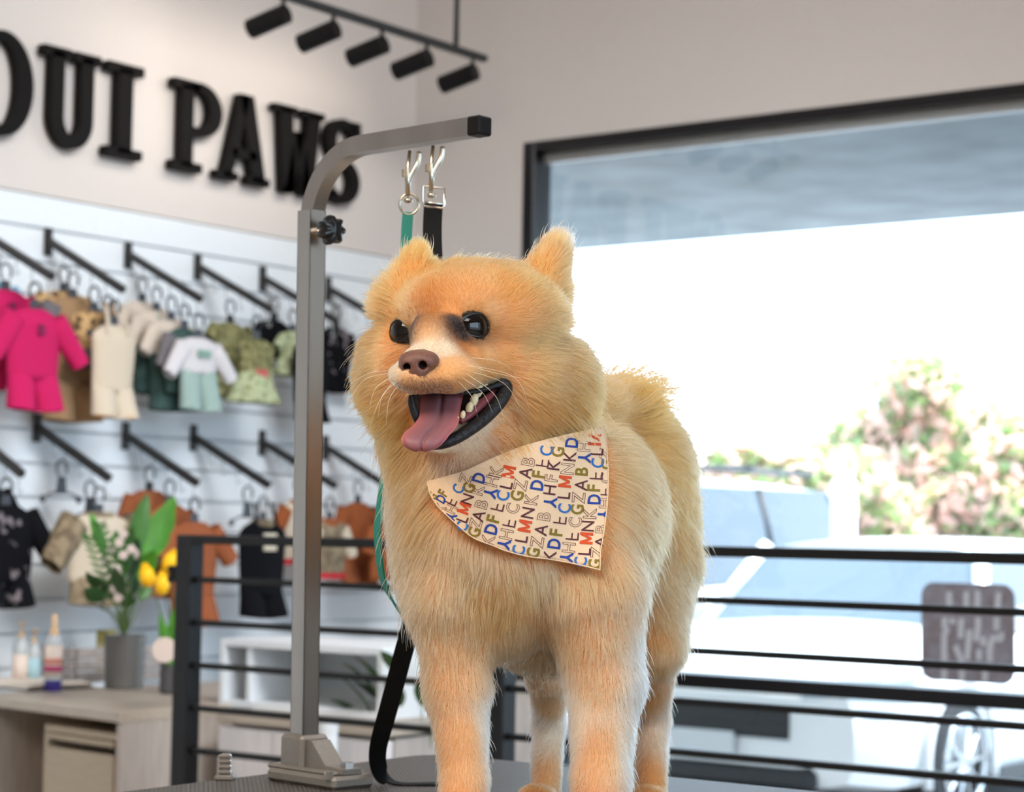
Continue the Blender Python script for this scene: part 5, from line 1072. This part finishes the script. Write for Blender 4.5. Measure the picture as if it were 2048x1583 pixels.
# plant pot with leaves and white blossoms
m_pot = noisy(mat('grey_ceramic', lin(90, 88, 85), .5), 80, .03); m_soil = mat('dark_soil', lin(42, 34, 28), .95); m_leaf = noisy(mat('bright_leaf', lin(64, 124, 22), .45), 20, .25); m_leafd = noisy(mat('dark_leaf', lin(34, 72, 26), .5), 20, .25); m_leafm = noisy(mat('mid_leaf', lin(58, 104, 44), .5), 20, .2); m_stem = mat('green_stem', lin(88, 112, 60), .6); m_bloss = mat('white_blossom', lin(206, 190, 182), .7); m_yel = mat('yellow_tulip', lin(242, 184, 22), .5, 0, .3); m_yel.node_tree.nodes['Principled BSDF'].inputs['Subsurface Weight'].default_value = .15
pc = on_desk(248, 1376); s = 5.35/F
pot = thing('potted_plant', 'leafy plant with white blossoms in a smooth grey pot', 'plant', pc); r = 45*s
MB().lathe([(r*.86, 0), (r*.93, 3*s), (r, 116*s), (r*.93, 116*s), (r*.90, 104*s), (0, 104*s)], pc, 32).build('pot', m_pot, pot, auto=40); MB().lathe([(r*.9, 100*s), (0, 106*s)], pc, 20).build('soil', m_soil, pot)
rt0 = np.array([R_[0], R_[1], 0])/np.hypot(R_[0], R_[1]); fw0 = np.array([-rt0[1], rt0[0], 0])
def leaf(parent, root, tip, width, m, side=None, bend=.15, lob=0., name='leaf'):
    root, tip = np.asarray(root), np.asarray(tip); ax = tip-root; Ln = np.linalg.norm(ax); sd = np.asarray(side) if side is not None else rt0; sd = sd-ax*(sd @ ax)/Ln**2; sd /= np.linalg.norm(sd)+1e-9; nr = np.cross(ax/Ln, sd); n = 11; V = []; Fs = []
    for i in range(n):
        u = i/(n-1); w = width*math.sin(math.pi*min(1, u*.97+.03))**.75*(1-.25*u)*(1+lob*math.sin(u*22)); cpt = root+ax*u+nr*Ln*bend*math.sin(u*2.2)*.5
        for q, off in ((-1, .012*Ln), (-.5, .004*Ln), (0, 0), (.5, .004*Ln), (1, .012*Ln)): V.append(cpt+sd*w*q/2+nr*(off+.06*w*abs(q)))
    for i in range(n-1):
        for j in range(4): Fs.append((i*5+j, i*5+j+1, i*5+6+j, i*5+5+j))
    off = len(V); V += [v-nr*.0009 for v in V]; Fs += [tuple(reversed([q+off for q in f])) for f in Fs[:]]
    return MB().add(V, Fs).build(name, m, parent, smooth=True)
def pp(px, py, dd=0.): d = 5.35+dd; return at(px, py, d)
root = pc+pz*105*s
def stem(pts, r_=.0022, m=None, parent=None, name='stem'): return MB().tube(smooth_path(pts, 14), [r_*(1-.5*k/13) for k in range(14)], 6).build(name, m or m_stem, parent or pot, smooth=True)
rr = random.Random(4)
big = [((248, 1262), (262, 1120), (296, 985), 46, .05, m_leafm), ((252, 1262), (290, 1130), (352, 992), 62, .05, m_leaf), ((244, 1262), (214, 1110), (176, 1025), 40, -.05, m_leaf), ((250, 1262), (300, 1100), (334, 1040), 40, .10, m_leaf), ((246, 1262), (250, 1150), (262, 1050), 34, -.08, m_leafm), ((246, 1262), (212, 1180), (172, 1140), 34, -.10, m_leafd), ((244, 1262), (226, 1195), (196, 1165), 40, .0, m_leafd), ((254, 1262), (262, 1190), (272, 1120), 40, .06, m_leafd), ((242, 1262), (222, 1225), (186, 1205), 44, -.06, m_leafd), ((250, 1262), (238, 1190), (226, 1135), 42, -.12, m_leafd), ((248, 1262), (256, 1215), (250, 1180), 40, -.02, m_leafd), ((252, 1262), (284, 1200), (300, 1160), 26, .04, m_leafm), ((246, 1262), (206, 1200), (168, 1175), 40, -.1, m_leafd), ((248, 1262), (236, 1160), (206, 1100), 40, .02, m_leafd), ((250, 1262), (262, 1150), (274, 1075), 46, -.05, m_leafd), ((248, 1262), (244, 1130), (232, 1060), 40, .05, m_leafm), ((252, 1262), (280, 1160), (308, 1100), 44, -.02, m_leaf)]
for i, (a, b_, c_, w, dd, m) in enumerate(big):
    A, B, C = pp(*a), pp(*b_, dd*.5), pp(*c_, dd); stem([A, A*.5+B*.5+rt0*.004, B]); leaf(pot, B, C, w*s, m, rt0*math.cos(i*.6)+fw0*math.sin(i*.6)*.6, .12 if i % 2 else -.12, .10 if w > 55 else 0)
# fern fronds: leaflets either side of a stem
for (a, b_, c_) in (((244, 1262), (215, 1170), (180, 1075)), ((246, 1262), (236, 1150), (200, 1050))):
    A, B, C = pp(*a), pp(*b_, -.05), pp(*c_, -.08); Q = smooth_path([A, B, C], 16); stem([A, B, C], .0015)
    for k in range(6, 16):
        for sg in (-1, 1):
            t = Q[k]-Q[k-1]; t /= np.linalg.norm(t); leaf(pot, Q[k], Q[k]+(rt0*sg*.8+t*.5)*(.036*(1-.03*(k-6))), .010, m_leafm, t, .1)
for (px, py) in ((238, 1085), (246, 1110), (212, 1125), (232, 1140), (262, 1098), (206, 1150), (228, 1178), (236, 1195), (270, 1108), (196, 1170), (246, 1068), (222, 1098)):
    q = pp(px, py, -.10+rr.random()*.06); stem([root+rt0*rr.uniform(-.01, .01), (root+q)/2+rt0*rr.uniform(-.01, .01), q], .0010)
    b = MB()
    for k in range(5): a = k*1.257; b.ball(q+rt0*.008*math.cos(a)+pz*.008*math.sin(a), (.0055, .0055, .005), 8, 6)
    b.ball(q, .005, 8, 6); b.build('blossom', m_bloss, pot, smooth=True)
# yellow tulips in a dark ribbed vase
vc = on_desk(340, 1386); s2 = 5.2/F; m_vase = mat('charcoal_ceramic', lin(70, 68, 70), .6)
vs = thing('tulip_vase', 'yellow tulips in a dark ribbed vase beside the railing post', 'flowers', vc)
prof = [(18*s2, 0)]+[(23*s2*(1+.035*(k % 2)), (3+4*k)*s2) for k in range(17)]+[(20*s2, 72*s2), (17*s2, 66*s2)]
MB().lathe(prof, vc, 28).build('vase', m_vase, vs, auto=60)
def tp(px, py, dd=0.): return at(px, py, 5.2+dd)
for (px, py, tx_, ty_, w, dd) in ((294, 1150, -.25, 1, 40, 0.), (342, 1122, .35, 1, 42, .03), (324, 1166, .0, 1, 36, -.04), (366, 1148, .4, .8, 30, .05)):
    q = tp(px, py, dd); stem([vc+pz*60*s2, (vc+pz*60*s2)*.45+q*.55+rt0*.01, q], .0026, m_stem, vs); ax = rt0*tx_+pz*ty_; ax /= np.linalg.norm(ax); e1 = np.cross(ax, fw0); e1 /= np.linalg.norm(e1); e2 = np.cross(ax, e1)
    bl = MB(); R3 = np.stack([e1, e2, ax], 1)
    bl.lathe([(.002, -24*s2), (w*.36*s2, -17*s2), (w*.42*s2, -4*s2), (w*.36*s2, 8*s2), (w*.20*s2, 18*s2), (w*.16*s2, 17*s2), (w*.3*s2, 6*s2), (w*.3*s2, -8*s2), (.001, -16*s2)], q, 18, rot=R3); bo_ = bl.build('bloom', m_yel, vs, smooth=True)
    for k in range(4):
        a = k*math.pi/2+.4; d_ = e1*math.cos(a)+e2*math.sin(a); leaf(bo_, q-ax*22*s2+d_*w*.25*s2, q+ax*26*s2+d_*w*.28*s2, w*.78*s2, m_yel, np.cross(d_, ax), -.25, name='petal')
for (a, b_, w) in (((346, 1330), (352, 1205), 40), ((338, 1330), (318, 1225), 24), ((350, 1330), (372, 1230), 30)): leaf(vs, tp(*a), tp(*b_), w*s2, m_leaf, rt0, .15)
MB().lathe([(0, -.001), (25*s2, -.001), (25*s2, .001), (0, .001)], tp(329, 1299, -.06), 28, rot=np.stack([rt0, pz, -fw0], 1)).build('round_tag', mat('pale_pink_card', lin(206, 188, 178), .7), vs)
# things on the floor side behind the railing: white canister and a dark plant
cz = float(on_y(660, 1488, YB+.1)[2])
c = np.array(on_y(656, 1430, YB-.12)); c[2] = 0
cn = thing('white_canister', 'white lidded canister standing before the low cabinet', 'canister', c); h_ = float(on_y(656, 1440, YB-.12)[2]); r = .024
MB().lathe([(r*.9, 0), (r, .01), (r, h_-.03), (r*.95, h_-.025)], c, 22).build('canister_body', m_white, cn, auto=40); MB().lathe([(r*1.05, h_-.028), (r*1.05, h_-.004), (r*.9, h_), (0, h_)], c, 22).build('lid', m_white, cn, auto=40)
gx = np.array(on_y(838, 1420, YR+.55)); gx[2] = 0
gp = thing('floor_plant', 'dark green leafy plant in a black pot behind the railing and leash', 'plant', gx); MB().lathe([(.13, 0), (.16, .02), (.19, .36), (.17, .36), (.165, .33), (0, .33)], gx, 24).build('pot', m_black, gp, auto=40)
for k in range(54):
    a = rr.random()*6.28; rad_ = .05+.12*rr.random(); zz = .36+.40*rr.random(); q = gx+np.array([math.cos(a)*rad_, math.sin(a)*rad_, zz]); 
    if k % 3 == 0: stem([gx+pz*.33, gx*.5+q*.5+pz*.08, q], .003, m_stem, gp)
    leaf(gp, q, q+np.array([math.cos(a)*.09, math.sin(a)*.09, .03+.06*rr.random()]), .055, m_leafd if k % 4 else m_leafm, np.array([-math.sin(a), math.cos(a), 0]), .2)
# ------------------------------------------------------------------ outside: canopy, car park, cars, shrubs
GZ = -.35
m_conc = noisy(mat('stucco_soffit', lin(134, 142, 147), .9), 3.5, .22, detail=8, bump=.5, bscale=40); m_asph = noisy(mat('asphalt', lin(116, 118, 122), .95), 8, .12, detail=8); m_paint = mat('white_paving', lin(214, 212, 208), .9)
soz = wz1+.14; sy1 = float(on_z(1600, 464, soz)[1])
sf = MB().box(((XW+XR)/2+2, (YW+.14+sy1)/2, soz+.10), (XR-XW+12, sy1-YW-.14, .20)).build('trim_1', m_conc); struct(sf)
struct(MB().box((0, 20, GZ-.05), (120, 110, .1)).build('ground', m_asph))
struct(MB().box((0, YW+.14+.9, GZ+.1), (60, 1.8, .2)).build('path', m_paint))
# decal on the glass: a brown rounded square with pale stalks
m_dec = noisy(mat('brown_vinyl', lin(132, 131, 144), .6), 30, .12, col2=lin(110, 102, 106)); m_stk = mat('pale_print', lin(176, 180, 190), .6)
DY = YW+.056
d0 = on_y(1843, 1168, DY); d1 = on_y(2030, 1366, DY); zc_t = float(on_y(1935, 1166, DY)[2]); zc_b = float(on_y(1935, 1364, DY)[2]); x0, x1 = float(d0[0]), float(d1[0])
de = thing('window_decal', 'brown rounded square decal with pale stalk print on the window glass', 'decal', ((x0+x1)/2, DY, zc_b))
pl = rrect(x0, x1, zc_b, zc_t, .042, 8); MB().prism(pl, lambda x, z: (x, DY-.0012, z), lambda x, z: (x, DY, z)).build('vinyl', m_dec, de)
def dq(px, py): q = on_y(px, py, DY); return (float(q[0]), float(q[2]))
zs = 1780; K_ = 268/1414.
for pts in ([(625, 330), (628, 520)], [(808, 330), (805, 520)], [(925, 320), (925, 540)], [(1150, 340), (1135, 520)], [(580, 600), (575, 690), (600, 740), (575, 800), (575, 1060)], [(660, 610), (660, 670)], [(755, 610), (745, 820)], [(840, 730), (830, 870), (815, 1050)], [(690, 900), (755, 1060), (750, 1090)], [(930, 600), (930, 720), (905, 850)], [(980, 800), (990, 900)], [(940, 940), (940, 1050)], [(1125, 600), (1125, 740)], [(1175, 760), (1170, 830), (1090, 820), (1055, 930), (1055, 1070)], [(575, 1150), (570, 1270)], [(760, 1160), (758, 1275)], [(1003, 1170), (1003, 1285)]):
    P3 = [np.array([dq(1780+x*K_, 1120+y*K_)[0], DY-.0016, dq(1780+x*K_, 1120+y*K_)[1]]) for x, y in pts]
    n = max(8, 4*len(P3)); Q = smooth_path(P3, n); b = MB(); V = []
    for i, q in enumerate(Q):
        t = Q[min(i+1, n-1)]-Q[max(i-1, 0)]; t /= np.linalg.norm(t)+1e-9; w = np.array([-t[2], 0, t[0]])*.0095; V += [q-w, q+w, q+w+np.array([0, .0005, 0]), q-w+np.array([0, .0005, 0])]
    b.add(V, [(i*4+k, i*4+(k+1) % 4, i*4+4+(k+1) % 4, i*4+4+k) for i in range(n-1) for k in range(4)]+[(0, 1, 2, 3), tuple((n-1)*4+k for k in range(4))]); b.build('stalk', m_stk, de)

# cars: local x forward, y left, z up
m_carw = mat('white_car_paint', lin(236, 238, 240), .25, 0, .5, Coat_Weight=.6); m_carg = mat('dark_car_glass', lin(42, 52, 64), .05, 0, .9); m_wind = mat('windshield_glass', lin(70, 86, 100), .04, 0, 1.0); m_tyre = mat('tyre_rubber', lin(34, 36, 40), .8); m_rim = mat('silver_rim', lin(200, 204, 208), .25, .9); m_grille = mat('dark_grille', lin(30, 32, 36), .5); m_lens = mat('headlight_lens', lin(214, 222, 230), .08, .2, .8); m_plate = mat('number_plate', lin(206, 210, 214), .5); m_redl = mat('red_lamp', lin(190, 40, 50), .3); m_trimc = mat('dark_trim', lin(40, 42, 46), .6)
def car(name, label, pos, L=4.6, Wd=1.86, H=1.46, hood=.98, gh=(1.05, .55, -1.35, -2.05), group='white cars in the car park', wheels=True, rack=False, rot=0.):
    """pos: ground point below the middle of the front axle... forward is -Y; gh: x of windscreen base, roof front, roof back, tail"""
    fwx = -1; o = thing(name, label, 'car', pos, group); pos = np.asarray(pos, float)
    def T(x, y, z): return pos+np.array([y*1.0, -x, z])          # forward -Y, left +X
    xs = [(.92, .55, .34, .66), (.86, .78, .26, .74), (.60, .90, .22, .84), (0., .93, .20, .92), (-.55, .93, .20, hood), (-1.6, .93, .20, hood+.02), (-2.7, .93, .22, hood+.02), (-3.3, .90, .26, hood), (-3.62, .78, .36, hood-.06)]
    # outer skin sections: x, half width factor, sill height, deck height
    V = []; n = 13; secs = []
    for (x, hw, z0, z1) in xs:
        w = hw*Wd/1.86; ring = []
        for (fy, fz) in ((0, 0), (.80, 0), (.95, .06), (1.0, .25), (1.0, .55), (.985, .78), (.93, .93), (.80, 1.0), (.4, 1.03), (0, 1.04)): ring.append((w*fy, z0+(z1-z0)*fz))
        secs.append([T(x, y, z) for y, z in ring]+[T(x, -y, z) for y, z in ring[::-1][1:-1]])
    m = len(secs[0]); Fs = []
    for s_ in secs: V += s_
    for i in range(len(secs)-1):
        for k in range(m): Fs.append((i*m+k, i*m+(k+1) % m, (i+1)*m+(k+1) % m, (i+1)*m+k))
    Fs += [tuple(range(m)), tuple(range((len(secs)-1)*m, len(secs)*m))]
    MB().add(V, Fs).build('car_body', m_carw, o, auto=38)
    a, b_, c_, d_ = gh; zb = hood-.02; w0, w1 = .84*Wd/1.86, .66*Wd/1.86
    # greenhouse: roof and pillars as a shell, glass set just inside it
    B = [T(-.55+0.1, w0, zb), T(b_-1.4, w1, H-.05), T(c_-1.4, w1, H-.05), T(d_-1.4, w0*.95, zb)]; Bm = [T(-.55+.1, -w0, zb), T(b_-1.4, -w1, H-.05), T(c_-1.4, -w1, H-.05), T(d_-1.4, -w0*.95, zb)]
    rf = MB(); RX = np.linspace(b_-1.4, c_-1.4, 9); G = []
    for k, x in enumerate(RX):
        u = k/8; G.append([T(x, y*w1, H-.05*abs(y)**3-.035*(2*u-1)**2-(.0)) for y in np.linspace(-1, 1, 9)])
    g = np.array(G); rf.grid(g); lowg = g.copy(); lowg[..., 2] -= .05; rf.grid(lowg[:, ::-1])
    for E_ in (g[0], g[-1], g[:, 0], g[:, -1]):
        for i in range(len(E_)-1): rf.add([E_[i], E_[i+1], E_[i+1]-pz*.05, E_[i]-pz*.05], [(0, 1, 2, 3)])
    rf.build('roof', m_carw, o, auto=40)
    for Q_ in (B, Bm):
        for (i, j) in ((0, 1), (2, 3)): MB().tube([Q_[i]-pz*.02, Q_[j]-pz*.015], .045, 8).build('pillar', m_carw, o, smooth=True)
        q = (Q_[1]*.45+Q_[2]*.55); q2 = Q_[0]*.45+Q_[3]*.55; MB().tube([q-pz*.02, q2], .03, 8).build('door_pillar', m_trimc, o, smooth=True)
    MB().add([B[0]+pz*0, Bm[0], Bm[1]-pz*.02, B[1]-pz*.02], [(0, 1, 2, 3)]).build('windshield', m_wind, o)
    MB().add([B[3], Bm[3], Bm[2]-pz*.02, B[2]-pz*.02], [(0, 1, 2, 3)]).build('rear_window', m_carg, o)
    for Q_ in (B, Bm): MB().add([Q_[0], Q_[1]-pz*.02, Q_[2]-pz*.02, Q_[3]], [(0, 1, 2, 3)]).build('side_window', m_carg, o)
    for sg in (1, -1):
        mr = MB().ball(T(-.62, sg*(Wd/2+.09), hood+.05), (.10, .06, .08), 12, 8).build('wing_mirror', m_carw, o, smooth=True); MB().box(T(-.62, sg*(Wd/2+.0), hood+.0), (.16, .05, .04)).build('mirror_foot', m_trimc, mr)
        # headlight lens wrapping the corner, fog lamp
        hl = smooth_path([T(.90, sg*.52, .70), T(.80, sg*.72, .745), T(.60, sg*.86, .78), T(.36, sg*.915, .82)], 10); MB().tube(hl, [.03, .045, .055, .06, .06, .06, .055, .05, .04, .015], 8).build('headlight', m_lens, o, smooth=True)
        MB().ball(T(.80, sg*.66, .40), (.07, .05, .05), 10, 8).build('fog_lamp', m_lens, o, smooth=True)
        MB().box(T(-1.5, sg*.935*Wd/1.86, .62), (.02, 1.1, .012)).build('door_crease', m_carw, o)
        MB().box(T(-1.45, sg*.93*Wd/1.86, .24), (.03, 2.0, .08)).build('sill_trim', m_trimc, o)
        if wheels:
            for x in (0, -2.70):
                c = T(x, sg*(Wd/2-.10), .34); Rw = np.array([[0, 0, 1.], [1, 0, 0], [0, 1, 0]])
                MB().lathe([(.0, -.11), (.235, -.11), (.31, -.11), (.335, -.08), (.34, 0), (.335, .08), (.31, .11), (.235, .11), (.225, .06), (.0, .03)], c, 36, rot=Rw*np.array([1, 1, sg])[None, :] if sg > 0 else Rw).build('tyre', m_tyre, o, auto=50)
                arch = [T(x+.40*math.cos(a), sg*(Wd/2+.004), .34+.40*math.sin(a)) for a in np.linspace(-.25, math.pi+.25, 22)]; MB().tube(arch, .028, 6).build('wheel_arch', m_carw, o, smooth=True)
                rim = MB().tube([c+np.array([sg*.118, .232*math.cos(t), .232*math.sin(t)]) for t in np.linspace(0, 2*math.pi, 33)], .016, 8, cap=False).build('rim', m_rim, o, smooth=True)
                MB().tube([c+np.array([sg*.06, 0, 0]), c+np.array([sg*.125, 0, 0])], .05, 14).build('hub', m_rim, rim, smooth=False)
                for k in range(10):
                    t = k*math.pi/5; MB().tube([c+np.array([sg*.118, .035*math.cos(t), .035*math.sin(t)]), c+np.array([sg*.112, .228*math.cos(t+.06), .228*math.sin(t+.06)])], [.016, .010], 6).build('spoke', m_rim, rim)
    MB().box(T(.885, 0, .56), (.98, .10, .20), bevel=.04).build('grille', m_grille, o)
    for k in range(4): MB().box(T(.94, 0, .49+.045*k), (.94, .012, .012)).build('grille_bar', m_trimc, o)
    MB().box(T(.90, 0, .30), (1.2, .08, .12), bevel=.03).build('lower_intake', m_grille, o)
    MB().box(T(.955, 0, .44), (.36, .012, .13), bevel=.003).build('number_plate', m_plate, o)
    if rack:
        for sg in (1, -1): MB().tube([T(b_-1.55, sg*w1*.85, H+.06), T(c_-1.3, sg*w1*.85, H+.06)], .022, 8).build('roof_rail', m_trimc, o, smooth=True)
        for x in (-1.2, -2.2): MB().box(T(x, 0, H+.09), (w1*1.9, .06, .03), bevel=.01).build('roof_bar', m_trimc, o)
    return o
wh = at(1885, 1525, 10.4); c1 = np.array([wh[0]-.83, wh[1], GZ])
car('parked_car', 'white car parked nose towards the window, nearest, with spoked wheel', c1)
car('parked_car', 'tall white car with dark side windows and roof rack behind the dog\'s back', c1+np.array([-2.95, 1.35, 0]), H=1.86, hood=1.12, gh=(1.0, .55, -1.9, -2.25), Wd=1.95, rack=True)
c3 = at(2000, 1085, 24.); c3[2] = GZ
car('parked_car', 'distant pale car at the foot of the flowering shrubs', c3, H=1.5)
# white marker post
mp_ = at(1687, 1070, 14.5); m_post = mat('white_post', lin(238, 240, 242), .5); w_ = 25*14.5/F; ztp = float(at(1687, 955, 14.5)[2])
po = thing('marker_post', 'white round-topped marker post in front of the shrubs', 'post', (mp_[0], mp_[1], GZ))
MB().lathe([(w_, GZ), (w_, ztp-.06), (w_*.9, ztp-.025), (w_*.6, ztp-.004), (0, ztp)], (mp_[0], mp_[1], 0), 24).build('post_body', m_post, po, auto=50); MB().lathe([(w_*1.8, GZ), (w_*1.8, GZ+.05), (w_*1.1, GZ+.08)], (mp_[0], mp_[1], 0), 24).build('post_base', m_post, po, auto=50)
# flowering shrubs: trunk, leaves, blossoms
m_tl = mat('shrub_leaf', lin(158, 184, 118), .6); m_tl2 = mat('shrub_leaf_dark', lin(140, 164, 118), .6); m_tb = mat('pink_blossom', lin(250, 212, 200), .7); m_trunk = mat('shrub_bark', lin(150, 130, 112), .8)
for m_ in (m_tl, m_tl2, m_tb):                         # thin leaves let the sun through
    N, L, b_ = nodes(m_); tl = N.new('ShaderNodeBsdfTranslucent'); tl.inputs[0].default_value = b_.inputs['Base Color'].default_value; mx = N.new('ShaderNodeMixShader'); mx.inputs[0].default_value = .5
    L.new(b_.outputs[0], mx.inputs[1]); L.new(tl.outputs[0], mx.inputs[2]); L.new(mx.outputs[0], N['Material Output'].inputs[0])
def shrub(label, base, H_, Rr, seed, nl=5200, nb=2600):
    g = np.random.default_rng(seed); o = thing('flowering_shrub', label, 'shrub', base, 'flowering shrubs beyond the car park'); base = np.asarray(base)
    for k in range(4):
        a = g.random()*6.28; MB().tube(smooth_path([base+np.array([.08*math.cos(a), .08*math.sin(a), 0]), base+np.array([.25*Rr*math.cos(a), .25*Rr*math.sin(a), H_*.4]), base+np.array([.5*Rr*math.cos(a), .5*Rr*math.sin(a), H_*.75])], 10), [.07*(1-.06*i) for i in range(10)], 7).build('trunk', m_trunk, o, smooth=True)
    cl = g.normal(size=(26, 3)); cl /= np.linalg.norm(cl, axis=1)[:, None]; cl = cl*np.array([Rr*.72, Rr*.72, H_*.32])*g.random((26, 1))**.4+np.array([0, 0, H_*.62])
    def scat(n, size, name, m, shell):
        c = cl[g.integers(0, 26, n)]; v = g.normal(size=(n, 3)); v /= np.linalg.norm(v, axis=1)[:, None]; q = base+c+v*Rr*.34*(g.random((n, 1))**shell); q[:, 2] = np.maximum(q[:, 2], GZ+.25)
        a = g.normal(size=(n, 3)); a /= np.linalg.norm(a, axis=1)[:, None]; b2 = np.cross(a, g.normal(size=(n, 3))); b2 /= np.linalg.norm(b2, axis=1)[:, None]; s_ = size*(.6+.8*g.random((n, 1)))
        V = np.stack([q-a*s_, q+b2*s_*.5, q+a*s_, q-b2*s_*.5], 1).reshape(-1, 3); Q = np.arange(4*n).reshape(n, 4); me = np_mesh(name, V-base, Q); me.polygons.foreach_set('use_smooth', np.zeros(n, bool)); me.materials.append(m); ob = bpy.data.objects.new(name, me); COL.objects.link(ob); ob.parent = o; ob['kind'] = 'stuff'
    scat(nl, .085, 'leaves', m_tl, .5); scat(nl//2, .085, 'leaves', m_tl2, .8); scat(int(nb*1.5), .10, 'blossoms', m_tb, .25)
def gp_(px, d): q = at(px, 1075, d); q[2] = GZ; return q
shrub('pink flowering shrub just right of the dog\'s back', gp_(1530, 21), 2.45, 1.0, 1)
shrub('pink flowering shrub left of the tallest one', gp_(1675, 22), 2.85, 1.1, 2)
shrub('tallest pink flowering shrub in the middle of the row', gp_(1845, 23), 3.55, 1.3, 3, 7000, 3800)
shrub('pink flowering shrub right of the tallest one', gp_(2020, 22), 2.95, 1.1, 4)
shrub('low green shrub at the left end of the row', gp_(1420, 22), 2.15, .8, 5, 5200, 900)
